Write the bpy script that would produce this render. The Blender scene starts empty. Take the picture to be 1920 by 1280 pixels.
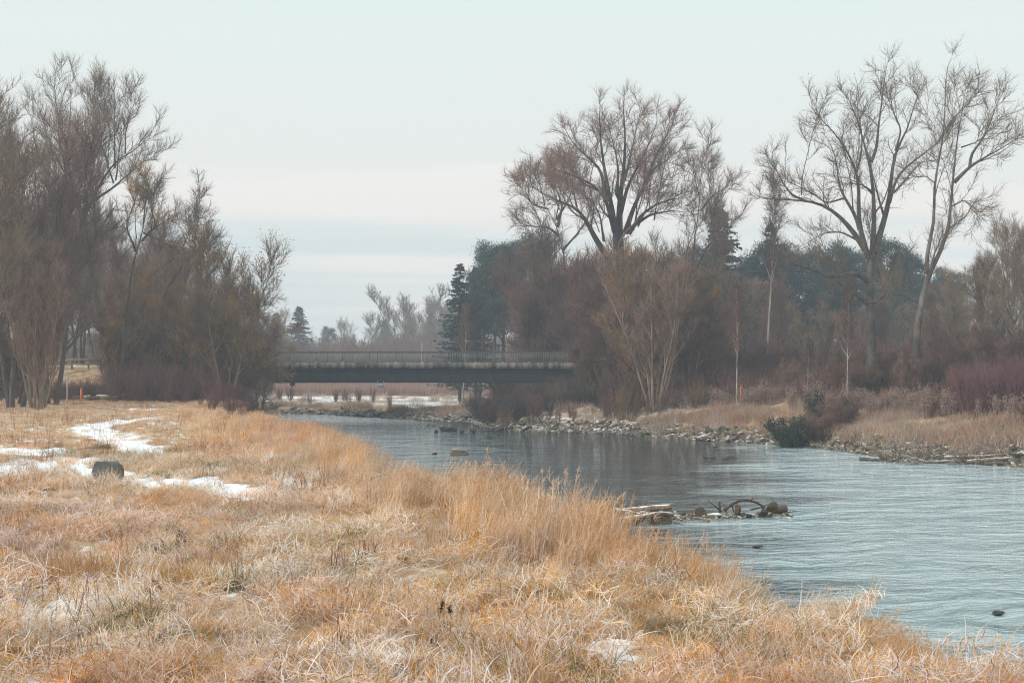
import bpy, math, random
import numpy as np
rng = np.random.default_rng(11)
random.seed(5)
scene = bpy.context.scene
rad = math.radians

# ------------------------------------------------------------------ camera
F = 2557.0                      # focal length in pixels of a 1920 px wide frame
EYE = 4.3                       # eye height above the river
PITCH = math.atan(60.0 / F)
cam_d = bpy.data.cameras.new('camera')
cam_d.sensor_width = 36.0
cam_d.lens = F / 1920.0 * 36.0
cam_d.clip_start = 0.1
cam_d.clip_end = 5000
cam = bpy.data.objects.new('camera', cam_d)
scene.collection.objects.link(cam)
cam.location = (0, 0, EYE)
cam.rotation_euler = (rad(90) + PITCH, 0, 0)
scene.camera = cam

# ------------------------------------------------------------------ sky, sun, exposure
SUN_TO = np.array([-0.80, -0.42, 0.50]); SUN_TO /= np.linalg.norm(SUN_TO)
world = bpy.data.worlds.new('World'); scene.world = world
world.use_nodes = True
nt = world.node_tree; nt.nodes.clear()
def N(t, typ, **kw):
    n = t.nodes.new(typ)
    for k, v in kw.items():
        setattr(n, k, v)
    return n
out = N(nt, 'ShaderNodeOutputWorld'); bg = N(nt, 'ShaderNodeBackground')
bg.inputs['Strength'].default_value = 0.1
sky = N(nt, 'ShaderNodeTexSky', sky_type='NISHITA', sun_disc=False)
sky.sun_elevation = math.asin(SUN_TO[2]); sky.sun_rotation = math.atan2(SUN_TO[0], SUN_TO[1])
sky.air_density = 1.0; sky.dust_density = 1.5; sky.ozone_density = 1.5
tc = N(nt, 'ShaderNodeTexCoord'); sep = N(nt, 'ShaderNodeSeparateXYZ')
nt.links.new(tc.outputs['Generated'], sep.inputs[0])
def M(t, op, a, b=None, c=None, clamp=False):
    n = N(t, 'ShaderNodeMath', operation=op); n.use_clamp = clamp
    for i, v in enumerate((a, b, c)):
        if v is None: continue
        if isinstance(v, (int, float)): n.inputs[i].default_value = v
        else: t.links.new(v, n.inputs[i])
    return n.outputs[0]
zc = M(nt, 'MAXIMUM', sep.outputs['Z'], 0.0)
zz = M(nt, 'ADD', zc, 0.035)
cx = M(nt, 'DIVIDE', sep.outputs['X'], zz); cy = M(nt, 'DIVIDE', sep.outputs['Y'], zz)
comb = N(nt, 'ShaderNodeCombineXYZ')
nt.links.new(M(nt, 'MULTIPLY', cx, 0.22), comb.inputs[0]); nt.links.new(M(nt, 'MULTIPLY', cy, 0.55), comb.inputs[1])
comb.inputs[2].default_value = 10.6
cn = N(nt, 'ShaderNodeTexNoise'); cn.inputs['Scale'].default_value = 1.0; cn.inputs['Detail'].default_value = 5
cn.inputs['Roughness'].default_value = 0.5; cn.inputs['Distortion'].default_value = 0.3
nt.links.new(comb.outputs[0], cn.inputs['Vector'])
cr = N(nt, 'ShaderNodeValToRGB'); cr.color_ramp.elements[0].position = 0.40; cr.color_ramp.elements[1].position = 0.58
cr.color_ramp.elements[0].color = (0, 0, 0, 1); cr.color_ramp.elements[1].color = (1, 1, 1, 1)
nt.links.new(cn.outputs['Fac'], cr.inputs[0])
# the cloud sheet is thicker towards the zenith: gaps show mostly low down
cov = N(nt, 'ShaderNodeMapRange'); cov.inputs['From Min'].default_value = 0.09; cov.inputs['From Max'].default_value = 0.13
cov.inputs['To Min'].default_value = 0.0; cov.inputs['To Max'].default_value = 0.66
nt.links.new(zc, cov.inputs['Value'])
fac = M(nt, 'MAXIMUM', cr.outputs[0], cov.outputs[0], clamp=True)
cramp = N(nt, 'ShaderNodeValToRGB')
el = cramp.color_ramp.elements
el[0].position = 0.0; el[0].color = (0.625, 0.63, 0.625, 1)
el[1].position = 1.0; el[1].color = (0.93, 0.98, 0.98, 1)
for p, c in ((0.10, (0.66, 0.64, 0.612, 1)), (0.17, (0.655, 0.66, 0.635, 1)), (0.26, (0.60, 0.68, 0.665, 1))):
    e = el.new(p); e.color = c
nt.links.new(zc, cramp.inputs[0])
cm = N(nt, 'ShaderNodeVectorMath', operation='SCALE'); cm.inputs['Scale'].default_value = 10.0
nt.links.new(cramp.outputs[0], cm.inputs[0])
# gaps: the blue of the clear sky seen through thin veil
gapv = N(nt, 'ShaderNodeMix', data_type='RGBA'); gapv.inputs[0].default_value = 0.9
gapv.inputs[7].default_value = (5.35, 5.9, 5.9, 1)
nt.links.new(sky.outputs[0], gapv.inputs[6])
mix = N(nt, 'ShaderNodeMix', data_type='RGBA')
nt.links.new(fac, mix.inputs[0]); nt.links.new(gapv.outputs[2], mix.inputs[6]); nt.links.new(cm.outputs[0], mix.inputs[7])
nt.links.new(mix.outputs[2], bg.inputs['Color']); nt.links.new(bg.outputs[0], out.inputs['Surface'])

sun_d = bpy.data.lights.new('sun', 'SUN'); sun_d.energy = 1.5; sun_d.angle = rad(14); sun_d.color = (1.0, 0.90, 0.78)
sun = bpy.data.objects.new('sun', sun_d); scene.collection.objects.link(sun)
from mathutils import Vector
sun.rotation_euler = Vector(-SUN_TO).to_track_quat('-Z', 'Y').to_euler()
vs = scene.view_settings
vs.view_transform = 'Standard'; vs.look = 'None'; vs.exposure = 0.47; vs.gamma = 1.0; vs.use_curve_mapping = False
cy_ = scene.cycles
cy_.use_light_tree = False; cy_.max_bounces = 4; cy_.diffuse_bounces = 2; cy_.glossy_bounces = 3; cy_.transmission_bounces = 3
cy_.volume_bounces = 1; cy_.transparent_max_bounces = 4
cy_.use_denoising = True; cy_.denoising_prefilter = 'NONE'; cy_.denoising_input_passes = 'RGB_ALBEDO_NORMAL'; cy_.use_adaptive_sampling = True; cy_.adaptive_threshold = 0.02
cy_.pixel_filter_type = 'BLACKMAN_HARRIS'; cy_.filter_width = 1.15
cy_.sample_clamp_indirect = 4.0
cy_.caustics_reflective = False; cy_.caustics_refractive = False

# ------------------------------------------------------------------ helpers
C = scene.collection
cP, sP = math.cos(PITCH), math.sin(PITCH)
def P(px, py, D):
    """point at forward distance D that the lens shows at photo pixel (px, py)"""
    u = (px - 960.0) / F; v = (640.0 - py) / F
    t = D / (cP - v * sP)
    return np.array([u * t, D, EYE + t * (sP + v * cP)])
def PXX(px, D): return P(px, 700, D)[0]
def GD(py, z=2.15):
    return F * (EYE - z) / (py - 700.0)
def GP(px, py, z=2.15):
    d = GD(py, z); return np.array([PXX(px, d), d])

def sstep(a, b, x):
    t = np.clip((x - a) / (b - a), 0, 1); return t * t * (3 - 2 * t)
_L = np.array([(-40, 10), (-20, 9), (0, 7.5), (8, 6.2), (12, 4.9), (16, 3.3), (20, 1.8), (25, .4), (30, -1.1), (41, -3.9), (56, -8.1),
               (67, -11.3), (83, -15), (110, -20), (128, -23.5), (140, -33), (150, -55), (165, -110), (180, -160), (1000, -4000)], float)
_R = np.array([(-40, 90), (-20, 76), (0, 62), (30, 43), (45, 33), (63.5, 23), (68, 20), (78.5, 18), (83, 15.9), (88, 12.4), (95.6, 8.6),
               (100, 3.5), (103, -.6), (110, -2.0), (118, -3.4), (134, -13.6), (146, -21), (153, -35), (165, -70), (180, -120), (1000, -3600)], float)
def bank(y, A):
    return np.interp(y, A[:, 0], A[:, 1]), (np.interp(y + 1, A[:, 0], A[:, 1]) - np.interp(y - 1, A[:, 0], A[:, 1])) / 2
def s_left(x, y):
    b, g = bank(y, _L); return (b - x) / np.sqrt(1 + g * g)
def s_right(x, y):
    b, g = bank(y, _R); return (x - b) / np.sqrt(1 + g * g)
_ph = rng.uniform(0, 6.28, (14, 2))
def wob(x, y, wl, k=0):
    w = 6.283 / wl
    a = np.sin(x * w + 1.7 * np.sin(y * w * .53 + _ph[k, 0]) + _ph[k, 1]) * np.sin(y * w * .9 + 1.3 * np.sin(x * w * .61 + _ph[k + 1, 0]) + _ph[k + 1, 1])
    return a
def height(x, y):
    x = np.asarray(x, float); y = np.asarray(y, float)
    sl = s_left(x, y); sr = s_right(x, y)
    bed = -0.15 - 0.8 * sstep(0, 4, np.minimum(-sl, -sr))
    edge = .35 * wob(x, y, 5, 0)
    zl = -0.15 + 2.3 * sstep(-.1, 2.3, sl + edge * .5) + .07 * wob(x, y, 4.5, 2) + .085 * wob(x, y, 1.6, 4)
    zl = np.where(y > 128, -0.15 + 1.3 * sstep(0, 5, sl) + .2 * sstep(8, 30, sl), zl)
    el_ = sstep(110, 122, y) * (1 - sstep(143, 152, y)) * sstep(-31.5, -36, x)
    zl = zl * (1 - el_) + el_ * 5.05
    near = -0.15 + 1.05 * sstep(-.2, 1.6, sr) + .85 * sstep(1.5, 6, sr) + 1.2 * sstep(5, 13, sr) + .5 * sstep(13, 30, sr) + .1 * wob(x, y, 5, 6)
    far = -0.15 + .75 * sstep(-.2, 2, sr) + .45 * sstep(2, 9, sr) - .25 * sstep(16, 30, sr) + .08 * wob(x, y, 9, 8) + .8 * sstep(225, 330, y)
    k = sstep(112, 128, y)
    zr = near * (1 - k) + far * k
    er = sstep(109, 118, y) * (1 - sstep(143, 152, y)) * sstep(11, 15, x)
    zr = zr * (1 - er) + er * 4.95
    z = np.where(sl > -.2, zl, np.where(sr > -.2, zr, bed))
    return z
def hz(x, y): return float(height(np.array([x]), np.array([y]))[0])

def mesh_np(name, V, quads=None, tris=None, attrs=None, smooth=False):
    me = bpy.data.meshes.new(name)
    V = np.asarray(V, np.float32)
    nq = 0 if quads is None else len(quads); ntt = 0 if tris is None else len(tris)
    me.vertices.add(len(V)); me.vertices.foreach_set('co', V.ravel())
    li = []
    if nq: li.append(np.asarray(quads, np.int32).ravel())
    if ntt: li.append(np.asarray(tris, np.int32).ravel())
    li = np.concatenate(li) if li else np.zeros(0, np.int32)
    me.loops.add(len(li)); me.loops.foreach_set('vertex_index', li)
    me.polygons.add(nq + ntt)
    st = np.concatenate([np.arange(nq) * 4, nq * 4 + np.arange(ntt) * 3]).astype(np.int32)
    me.polygons.foreach_set('loop_start', st)
    if smooth: me.polygons.foreach_set('use_smooth', np.ones(nq + ntt, bool))
    for k, a in (attrs or {}).items():
        a = np.asarray(a, np.float32)
        if a.ndim == 2:
            at = me.attributes.new(k, 'FLOAT_COLOR', 'POINT'); at.data.foreach_set('color', np.c_[a[:, :3], np.ones(len(a))].astype(np.float32).ravel())
        else:
            at = me.attributes.new(k, 'FLOAT', 'POINT'); at.data.foreach_set('value', a)
    me.update(calc_edges=True)
    return me
def obj(name, me, mat=None, parent=None, loc=(0, 0, 0), **props):
    o = bpy.data.objects.new(name, me)
    if mat is not None and me is not None and len(me.materials) == 0: me.materials.append(mat)
    C.objects.link(o); o.parent = parent; o.location = loc
    for k, v in props.items(): o[k] = v
    return o
def thing(name, label, cat, loc=(0, 0, 0), rotz=0, group=None):
    o = bpy.data.objects.new(name, None); C.objects.link(o); o.location = loc; o.rotation_euler = (0, 0, rotz)
    o.empty_display_size = .2
    o['label'] = label; o['category'] = cat
    if group: o['group'] = group
    return o
def tag(o, label, cat, group=None):
    o['label'] = label; o['category'] = cat
    if group: o['group'] = group
    return o
class MB:
    """collects shapes into one mesh"""
    def __init__(s): s.V = []; s.Q = []; s.T = []; s.n = 0
    def add(s, V, Q=None, T=None):
        V = np.asarray(V, float); s.V.append(V)
        if Q is not None and len(Q): s.Q.append(np.asarray(Q, int) + s.n)
        if T is not None and len(T): s.T.append(np.asarray(T, int) + s.n)
        s.n += len(V)
    def box(s, a, b):
        (x0, y0, z0), (x1, y1, z1) = a, b
        s.add([(x0, y0, z0), (x1, y0, z0), (x1, y1, z0), (x0, y1, z0), (x0, y0, z1), (x1, y0, z1), (x1, y1, z1), (x0, y1, z1)],
              [(0, 3, 2, 1), (4, 5, 6, 7), (0, 1, 5, 4), (1, 2, 6, 5), (2, 3, 7, 6), (3, 0, 4, 7)])
    def tube(s, pts, r, sides=8, caps=True, tip=False):
        V, Q, T = tubes(np.asarray(pts, float)[None], np.asarray(r, float)[None], sides, tip)
        base = len(V)
        V = list(V); T = list(T)
        if caps:
            n = len(pts)
            V.append(np.asarray(pts[0], float)); T += [(base, (k + 1) % sides, k) for k in range(sides)]
            if not tip:
                V.append(np.asarray(pts[-1], float)); o = (n - 1) * sides
                T += [(base + 1, o + k, o + (k + 1) % sides) for k in range(sides)]
        s.add(np.array(V), Q, T)
    def mesh(s, name, smooth=False, attrs=None):
        V = np.concatenate(s.V); Q = np.concatenate(s.Q) if s.Q else None; T = np.concatenate(s.T) if s.T else None
        return mesh_np(name, V, Q, T, attrs, smooth)

# ------------------------------------------------------------------ branches
def tubes(Pl, R, sides, tip=True):
    """Pl (n,K,3) polylines, R (n,K) radii -> verts, quads, tris.  tip: the last point is an apex"""
    n, K, _ = Pl.shape
    T = np.empty_like(Pl); T[:, 1:-1] = Pl[:, 2:] - Pl[:, :-2]; T[:, 0] = Pl[:, 1] - Pl[:, 0]; T[:, -1] = Pl[:, -1] - Pl[:, -2]
    T /= np.linalg.norm(T, axis=2, keepdims=True) + 1e-9
    ref = np.where(np.abs(T[:, :1, 2:3]) > .85, np.array([1., 0, 0]), np.array([0, 0, 1.]))
    ref = np.repeat(ref, K, 1)
    A = np.cross(T, ref); A /= np.linalg.norm(A, axis=2, keepdims=True) + 1e-9
    B = np.cross(T, A)
    th = np.arange(sides) * 2 * np.pi / sides
    ring = A[:, :, None] * np.cos(th)[None, None, :, None] + B[:, :, None] * np.sin(th)[None, None, :, None]
    kr = K - 1 if tip else K
    V = Pl[:, :kr, None] + ring[:, :kr] * R[:, :kr, None, None]
    V = V.reshape(n, kr * sides, 3)
    per = kr * sides + (1 if tip else 0)
    if tip: V = np.concatenate([V, Pl[:, -1:]], 1)
    q = []
    for k in range(kr - 1):
        for j in range(sides):
            j2 = (j + 1) % sides
            q.append((k * sides + j, k * sides + j2, (k + 1) * sides + j2, (k + 1) * sides + j))
    t = []
    if tip:
        for j in range(sides): t.append(((kr - 1) * sides + j, (kr - 1) * sides + (j + 1) % sides, kr * sides))
    off = (np.arange(n) * per)[:, None, None]
    Q = (np.array(q, int)[None] + off).reshape(-1, 4) if q else np.zeros((0, 4), int)
    Tt = (np.array(t, int)[None] + off).reshape(-1, 3) if t else np.zeros((0, 3), int)
    return V.reshape(-1, 3), Q, Tt
def resample(pts, K):
    pts = np.asarray(pts, float)
    d = np.r_[0, np.cumsum(np.linalg.norm(np.diff(pts, axis=0), axis=1))]
    # smooth by cubic-ish interpolation through dense linear + filter
    t = np.linspace(0, d[-1], K)
    o = np.stack([np.interp(t, d, pts[:, i]) for i in range(3)], 1)
    s = o.copy(); s[1:-1] = .5 * o[1:-1] + .25 * (o[2:] + o[:-2])
    return s
def grow(par, n, t0, t1, ln, ang, K, up=0.15, wander=.15, rr=.5, rend=.3, falloff=.5, rmin=.004, down=None, rg=None):
    """children for every parent polyline"""
    rg = rg or rng
    Pp, Rp = par
    Np, Kp, _ = Pp.shape
    idx = np.repeat(np.arange(Np), n)
    j = np.tile(np.arange(n), Np)
    t = t0 + (t1 - t0) * (j + rg.uniform(0, 1, len(idx))) / n
    f = t * (Kp - 1); k = np.minimum(f.astype(int), Kp - 2); w = (f - k)[:, None]
    p = Pp[idx, k] * (1 - w) + Pp[idx, k + 1] * w
    tan = Pp[idx, k + 1] - Pp[idx, k]; tan /= np.linalg.norm(tan, axis=1, keepdims=True) + 1e-9
    r0 = (Rp[idx, k] * (1 - w[:, 0]) + Rp[idx, k + 1] * w[:, 0]) * rr * rg.uniform(.8, 1.1, len(idx))
    ref = np.where(np.abs(tan[:, 2:3]) > .9, np.array([1., 0, 0]), np.array([0, 0, 1.]))
    a = np.cross(tan, ref); a /= np.linalg.norm(a, axis=1, keepdims=True) + 1e-9
    b = np.cross(tan, a)
    az = (j * 2.399 + idx * 1.1 + rg.uniform(-.6, .6, len(idx)))[:, None]
    an = rg.uniform(ang[0], ang[1], (len(idx), 1))
    d = tan * np.cos(an) + (a * np.cos(az) + b * np.sin(az)) * np.sin(an)
    L = rg.uniform(ln[0], ln[1], len(idx)) * (1 - falloff * (t - t0) / max(t1 - t0, 1e-6))
    step = (L / (K - 1))[:, None]
    out = np.empty((len(idx), K, 3)); out[:, 0] = p
    upv = np.array([0, 0, 1.])
    for q in range(1, K):
        d = d + upv * up / (K - 1) * 2 + rg.normal(0, wander, d.shape)
        d /= np.linalg.norm(d, axis=1, keepdims=True)
        out[:, q] = out[:, q - 1] + d * step
    R = r0[:, None] * np.linspace(1, rend, K)[None]
    R = np.maximum(R, rmin)
    return out, R
def build_tree_meshes(name, limbs, levels, trunk_sides=9, trunk_levels=1, rg=None, leaves=None):
    """limbs: list of (points, r0, r1); levels: list of dict for grow. returns trunk mesh, crown mesh(, leaves)"""
    K0 = 14
    L0 = np.stack([resample(p, K0) for p, _, _ in limbs]); R0 = np.stack([b + (a - b) * (1 - np.linspace(0, 1, K0)) ** 1.5 for _, a, b in limbs])
    tr, cr = MB(), MB()
    tr.add(*tubes(L0, R0, trunk_sides, tip=True))
    par = (L0, R0); sel = [par]
    for i, lv in enumerate(levels):
        lv = dict(lv); sides = lv.pop('sides', 3); also = lv.pop('also', None)
        ch = grow(par, rg=rg, **lv)
        (tr if i < trunk_levels - 1 else cr).add(*tubes(ch[0], ch[1], sides, tip=True))
        par = ch; sel.append(ch)
    # odd thin shoots straight off the limbs and the larger branches
    for src_, n_, ln__ in ((sel[0], 18, (.3, 1.5)), (sel[1], 9, (.25, 1.2))):
        sh = grow(src_, n_, .2, 1., ln__, (.3, 1.3), 3, up=.25, wander=.2, rr=.08, rmin=.0095, falloff=.2, rg=rg)
        cr.add(*tubes(sh[0], sh[1], 3, tip=True))
    lv_mesh = None
    if leaves:
        src = sel[-1][0]; n = leaves
        ii = rng.integers(0, len(src), n); kk = rng.integers(1, src.shape[1], n)
        c = src[ii, kk]
        dv = rng.normal(0, 1, (n, 3)); dv /= np.linalg.norm(dv, axis=1, keepdims=True)
        e = np.cross(dv, rng.normal(0, 1, (n, 3))); e /= np.linalg.norm(e, axis=1, keepdims=True)
        s = rng.uniform(.025, .06, (n, 1))
        V = np.stack([c, c + dv * s + e * s * .5, c + dv * s * 2, c + dv * s - e * s * .5], 1).reshape(-1, 3)
        lv_mesh = mesh_np(name + '_leaves', V, np.arange(n * 4).reshape(-1, 4))
    return tr.mesh(name + '_trunk', smooth=True), cr.mesh(name + '_crown'), lv_mesh

# ------------------------------------------------------------------ materials
def new_mat(name):
    m = bpy.data.materials.new(name); m.use_nodes = True
    t = m.node_tree; t.nodes.clear()
    o = N(t, 'ShaderNodeOutputMaterial'); return m, t, o
def LK(t, a, b): t.links.new(a, b)
def noise(t, scale, detail=3, rough=.55, vec=None, dim=None):
    n = N(t, 'ShaderNodeTexNoise'); n.inputs['Scale'].default_value = scale; n.inputs['Detail'].default_value = detail
    n.inputs['Roughness'].default_value = rough
    if vec is not None: LK(t, vec, n.inputs['Vector'])
    return n.outputs['Fac']
def ramp(t, fac, stops):
    r = N(t, 'ShaderNodeValToRGB'); e = r.color_ramp.elements
    e[0].position = stops[0][0]; e[0].color = (*stops[0][1], 1); e[1].position = stops[-1][0]; e[1].color = (*stops[-1][1], 1)
    for p, c in stops[1:-1]:
        x = e.new(p); x.color = (*c, 1)
    LK(t, fac, r.inputs[0]); return r.outputs[0]
def mixc(t, fac, a, b, blend='MIX'):
    n = N(t, 'ShaderNodeMix', data_type='RGBA'); n.blend_type = blend
    for i, v in ((0, fac), (6, a), (7, b)):
        if isinstance(v, (int, float)): n.inputs[i].default_value = v
        elif isinstance(v, tuple): n.inputs[i].default_value = (*v, 1)
        else: LK(t, v, n.inputs[i])
    return n.outputs[2]
def geom_pos(t): return N(t, 'ShaderNodeNewGeometry').outputs['Position']
def obj_pos(t): return N(t, 'ShaderNodeTexCoord').outputs['Object']
def mapping(t, vec, scale=(1, 1, 1), rot=(0, 0, 0)):
    m = N(t, 'ShaderNodeMapping'); m.inputs['Scale'].default_value = scale; m.inputs['Rotation'].default_value = rot
    LK(t, vec, m.inputs[0]); return m.outputs[0]
def principled(t, o, col, rough=.85, bump=None, bstr=.3, bdist=.02, spec=.25):
    b = N(t, 'ShaderNodeBsdfPrincipled'); b.inputs['Roughness'].default_value = rough
    b.inputs['Specular IOR Level'].default_value = spec
    if isinstance(col, tuple): b.inputs['Base Color'].default_value = (*col, 1)
    else: LK(t, col, b.inputs['Base Color'])
    if bump is not None:
        n = N(t, 'ShaderNodeBump'); n.inputs['Strength'].default_value = bstr; n.inputs['Distance'].default_value = bdist
        LK(t, bump, n.inputs['Height']); LK(t, n.outputs[0], b.inputs['Normal'])
    LK(t, b.outputs[0], o.inputs['Surface']); return b
def up_snow(t, lo=.55, hi=.8, nscale=6, amount=.5, vec=None):
    """snow lying on faces that look up, broken by noise"""
    g = N(t, 'ShaderNodeNewGeometry'); s = N(t, 'ShaderNodeSeparateXYZ'); LK(t, g.outputs['Normal'], s.inputs[0])
    v = M(t, 'ADD', s.outputs['Z'], M(t, 'MULTIPLY', M(t, 'SUBTRACT', noise(t, nscale, 4, .6, vec or g.outputs['Position']), .5), amount * 2))
    mr = N(t, 'ShaderNodeMapRange'); mr.inputs['From Min'].default_value = lo; mr.inputs['From Max'].default_value = hi
    LK(t, v, mr.inputs['Value']); return mr.outputs[0]
SNOW = (.84, .86, .88)
def bark_mat(name, c1, c2, c3=None, scale=3.0, lich=None):
    m, t, o = new_mat(name)
    p = obj_pos(t); v = mapping(t, p, (1, 1, .35))
    oi = N(t, 'ShaderNodeObjectInfo').outputs['Random']
    col = ramp(t, noise(t, scale, 4, .65, v), [(.3, c1), (.62, c2)])
    if c3 is not None:
        col = mixc(t, ramp(t, noise(t, .5, 2, .5, geom_pos(t)), [(.45, (0, 0, 0)), (.65, (1, 1, 1))]), col, c3)
    if lich is not None:
        col = mixc(t, ramp(t, noise(t, .9, 3, .6, geom_pos(t)), [(.48, (0, 0, 0)), (.6, (1, 1, 1))]), col, lich)
    hs = N(t, 'ShaderNodeHueSaturation'); LK(t, col, hs.inputs['Color'])
    LK(t, M(t, 'ADD', M(t, 'MULTIPLY', oi, .5), .75), hs.inputs['Value'])
    principled(t, o, hs.outputs[0], .9, noise(t, scale * 4, 3, .6, v), .5, .03, spec=.15)
    return m
MAT = {}
MAT['bark_grey'] = bark_mat('bark_grey', (.055, .05, .045), (.14, .125, .11), (.10, .09, .075))
MAT['bark_dark'] = bark_mat('bark_dark', (.035, .03, .03), (.085, .07, .06), (.06, .05, .045))
MAT['bark_pale'] = bark_mat('bark_pale', (.035, .031, .028), (.20, .172, .148), (.075, .066, .058), 2.6)
MAT['bark_birch'] = bark_mat('bark_birch', (.22, .2, .18), (.62, .56, .48), None, 2.0)
MAT['bark_orange'] = bark_mat('bark_orange', (.12, .075, .035), (.34, .19, .06), (.14, .1, .07))
MAT['bark_tan'] = bark_mat('bark_tan', (.14, .10, .075), (.30, .22, .16), None)
MAT['twig_brown'] = bark_mat('twig_brown', (.07, .045, .037), (.30, .19, .145))
MAT['twig_grey'] = bark_mat('twig_grey', (.10, .078, .062), (.27, .21, .155), (.20, .14, .085))
MAT['twig_pale'] = bark_mat('twig_pale', (.16, .14, .12), (.30, .27, .23))
MAT['twig_red'] = bark_mat('twig_red', (.07, .032, .032), (.235, .115, .10))
MAT['twig_osier'] = bark_mat('twig_osier', (.065, .03, .033), (.205, .10, .095))
MAT['twig_mauve'] = bark_mat('twig_mauve', (.045, .026, .024), (.225, .125, .10), (.16, .095, .06))
MAT['twig_lichen'] = bark_mat('twig_lichen', (.075, .055, .04), (.24, .175, .12), None, 3.0, (.36, .20, .065))
def flat_mat(name, c, var=.25, rough=.8, spec=.3, scale=5, bstr=.2):
    m, t, o = new_mat(name)
    n = noise(t, scale, 4, .6, obj_pos(t))
    col = ramp(t, n, [(.3, tuple(x * (1 - var) for x in c)), (.7, tuple(min(1, x * (1 + var)) for x in c))])
    principled(t, o, col, rough, noise(t, scale * 5, 3, .6, obj_pos(t)), bstr, .01, spec); return m
MAT['leaf_brown'] = flat_mat('leaf_brown', (.20, .11, .06))
MAT['leaf_black'] = flat_mat('leaf_black', (.07, .06, .055))
def needle_mat(name, c1, c2):
    m, t, o = new_mat(name)
    col = ramp(t, noise(t, 1.1, 3, .6, geom_pos(t)), [(.35, c1), (.65, c2)])
    d = N(t, 'ShaderNodeBsdfDiffuse'); LK(t, col, d.inputs['Color'])
    tr = N(t, 'ShaderNodeBsdfTranslucent'); LK(t, col, tr.inputs['Color'])
    mx = N(t, 'ShaderNodeMixShader'); mx.inputs[0].default_value = .2
    LK(t, d.outputs[0], mx.inputs[1]); LK(t, tr.outputs[0], mx.inputs[2]); LK(t, mx.outputs[0], o.inputs['Surface']); return m
MAT['needle_spruce'] = needle_mat('needle_spruce', (.028, .055, .055), (.065, .10, .095))
MAT['needle_pine'] = needle_mat('needle_pine', (.032, .06, .06), (.085, .125, .105))
MAT['leaf_evergreen'] = needle_mat('leaf_evergreen', (.016, .036, .026), (.05, .075, .05))

def grass_mat(name, tint_a, tint_b, tint_c):
    """blade colour from the mesh, drifting with broad patches over the ground"""
    m, t, o = new_mat(name)
    at = N(t, 'ShaderNodeAttribute'); at.attribute_name = 'col'
    g = geom_pos(t)
    k = ramp(t, noise(t, .45, 4, .6, g), [(.36, tint_a), (.5, (1, 1, 1)), (.64, tint_b)])
    k2 = ramp(t, noise(t, .16, 3, .6, g), [(.42, (1, 1, 1)), (.62, tint_c)])
    oi = N(t, 'ShaderNodeObjectInfo').outputs['Random']
    col = mixc(t, 1.0, mixc(t, 1.0, at.outputs['Color'], k, 'MULTIPLY'), k2, 'MULTIPLY')
    hs = N(t, 'ShaderNodeHueSaturation'); LK(t, col, hs.inputs['Color'])
    LK(t, M(t, 'ADD', M(t, 'MULTIPLY', oi, .4), .8), hs.inputs['Value'])
    LK(t, M(t, 'ADD', M(t, 'MULTIPLY', M(t, 'FRACT', M(t, 'MULTIPLY', oi, 7.3)), .5), .7), hs.inputs['Saturation'])
    d = N(t, 'ShaderNodeBsdfDiffuse'); LK(t, hs.outputs[0], d.inputs['Color'])
    tr = N(t, 'ShaderNodeBsdfTranslucent'); LK(t, hs.outputs[0], tr.inputs['Color'])
    mx = N(t, 'ShaderNodeMixShader'); mx.inputs[0].default_value = .3
    LK(t, d.outputs[0], mx.inputs[1]); LK(t, tr.outputs[0], mx.inputs[2]); LK(t, mx.outputs[0], o.inputs['Surface']); return m
MAT['grass'] = grass_mat('dry_grass_blades', (.98, .88, .78), (1.04, 1.10, 1.20), (.99, .90, .90))
MAT['reed'] = grass_mat('reed_blades', (1.0, .9, .85), (.95, .95, .95), (1, .92, .92))

# ground: litter, sparse moss, and snow where the snow attribute says so
m, t, o = new_mat('meadow_soil'); MAT['ground'] = m
g = geom_pos(t)
c = ramp(t, noise(t, 1.7, 5, .65, g), [(.3, (.28, .17, .095)), (.5, (.44, .30, .18)), (.68, (.58, .45, .32))])
c = mixc(t, ramp(t, noise(t, .6, 4, .6, g), [(.56, (0, 0, 0)), (.7, (.8, .8, .8))]), c, (.12, .11, .055))
at = N(t, 'ShaderNodeAttribute'); at.attribute_name = 'snow'
nz = M(t, 'MULTIPLY', M(t, 'SUBTRACT', noise(t, 2.3, 6, .7, g), .5), 1.5)
sn = M(t, 'ADD', at.outputs['Fac'], nz)
mr = N(t, 'ShaderNodeMapRange'); mr.inputs['From Min'].default_value = .42; mr.inputs['From Max'].default_value = .56
LK(t, sn, mr.inputs['Value'])
sh = N(t, 'ShaderNodeAttribute'); sh.attribute_name = 'silt'
c = mixc(t, sh.outputs['Fac'], c, ramp(t, noise(t, 3.0, 4, .6, g), [(.35, (.035, .032, .028)), (.65, (.12, .10, .08))]))
c = mixc(t, mr.outputs[0], c, SNOW)
principled(t, o, c, .9, noise(t, 9, 5, .7, g), .6, .05, .15)

WATER_SLICK, WATER_DIST = .17, .62
m, t, o = new_mat('river_water'); MAT['water'] = m
g = geom_pos(t)
gw = mapping(t, g, (1, 1, 1), (0, 0, rad(-20)))
wd = N(t, 'ShaderNodeTexNoise'); wd.inputs['Scale'].default_value = .35; wd.inputs['Detail'].default_value = 3; LK(t, gw, wd.inputs['Vector'])
wv_ = N(t, 'ShaderNodeVectorMath', operation='MULTIPLY_ADD'); LK(t, wd.outputs['Color'], wv_.inputs[0]); wv_.inputs[1].default_value = (3.0, 3.0, 0); LK(t, gw, wv_.inputs[2])
w0 = noise(t, .55, 3, .55, mapping(t, wv_.outputs[0], (.6, 1.25, 1)))
w1 = noise(t, 1.9, 4, .62, mapping(t, wv_.outputs[0], (.75, 1.5, 1)))
w2 = noise(t, 7.0, 3, .65, mapping(t, gw, (1.0, 1.6, 1)))
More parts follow.
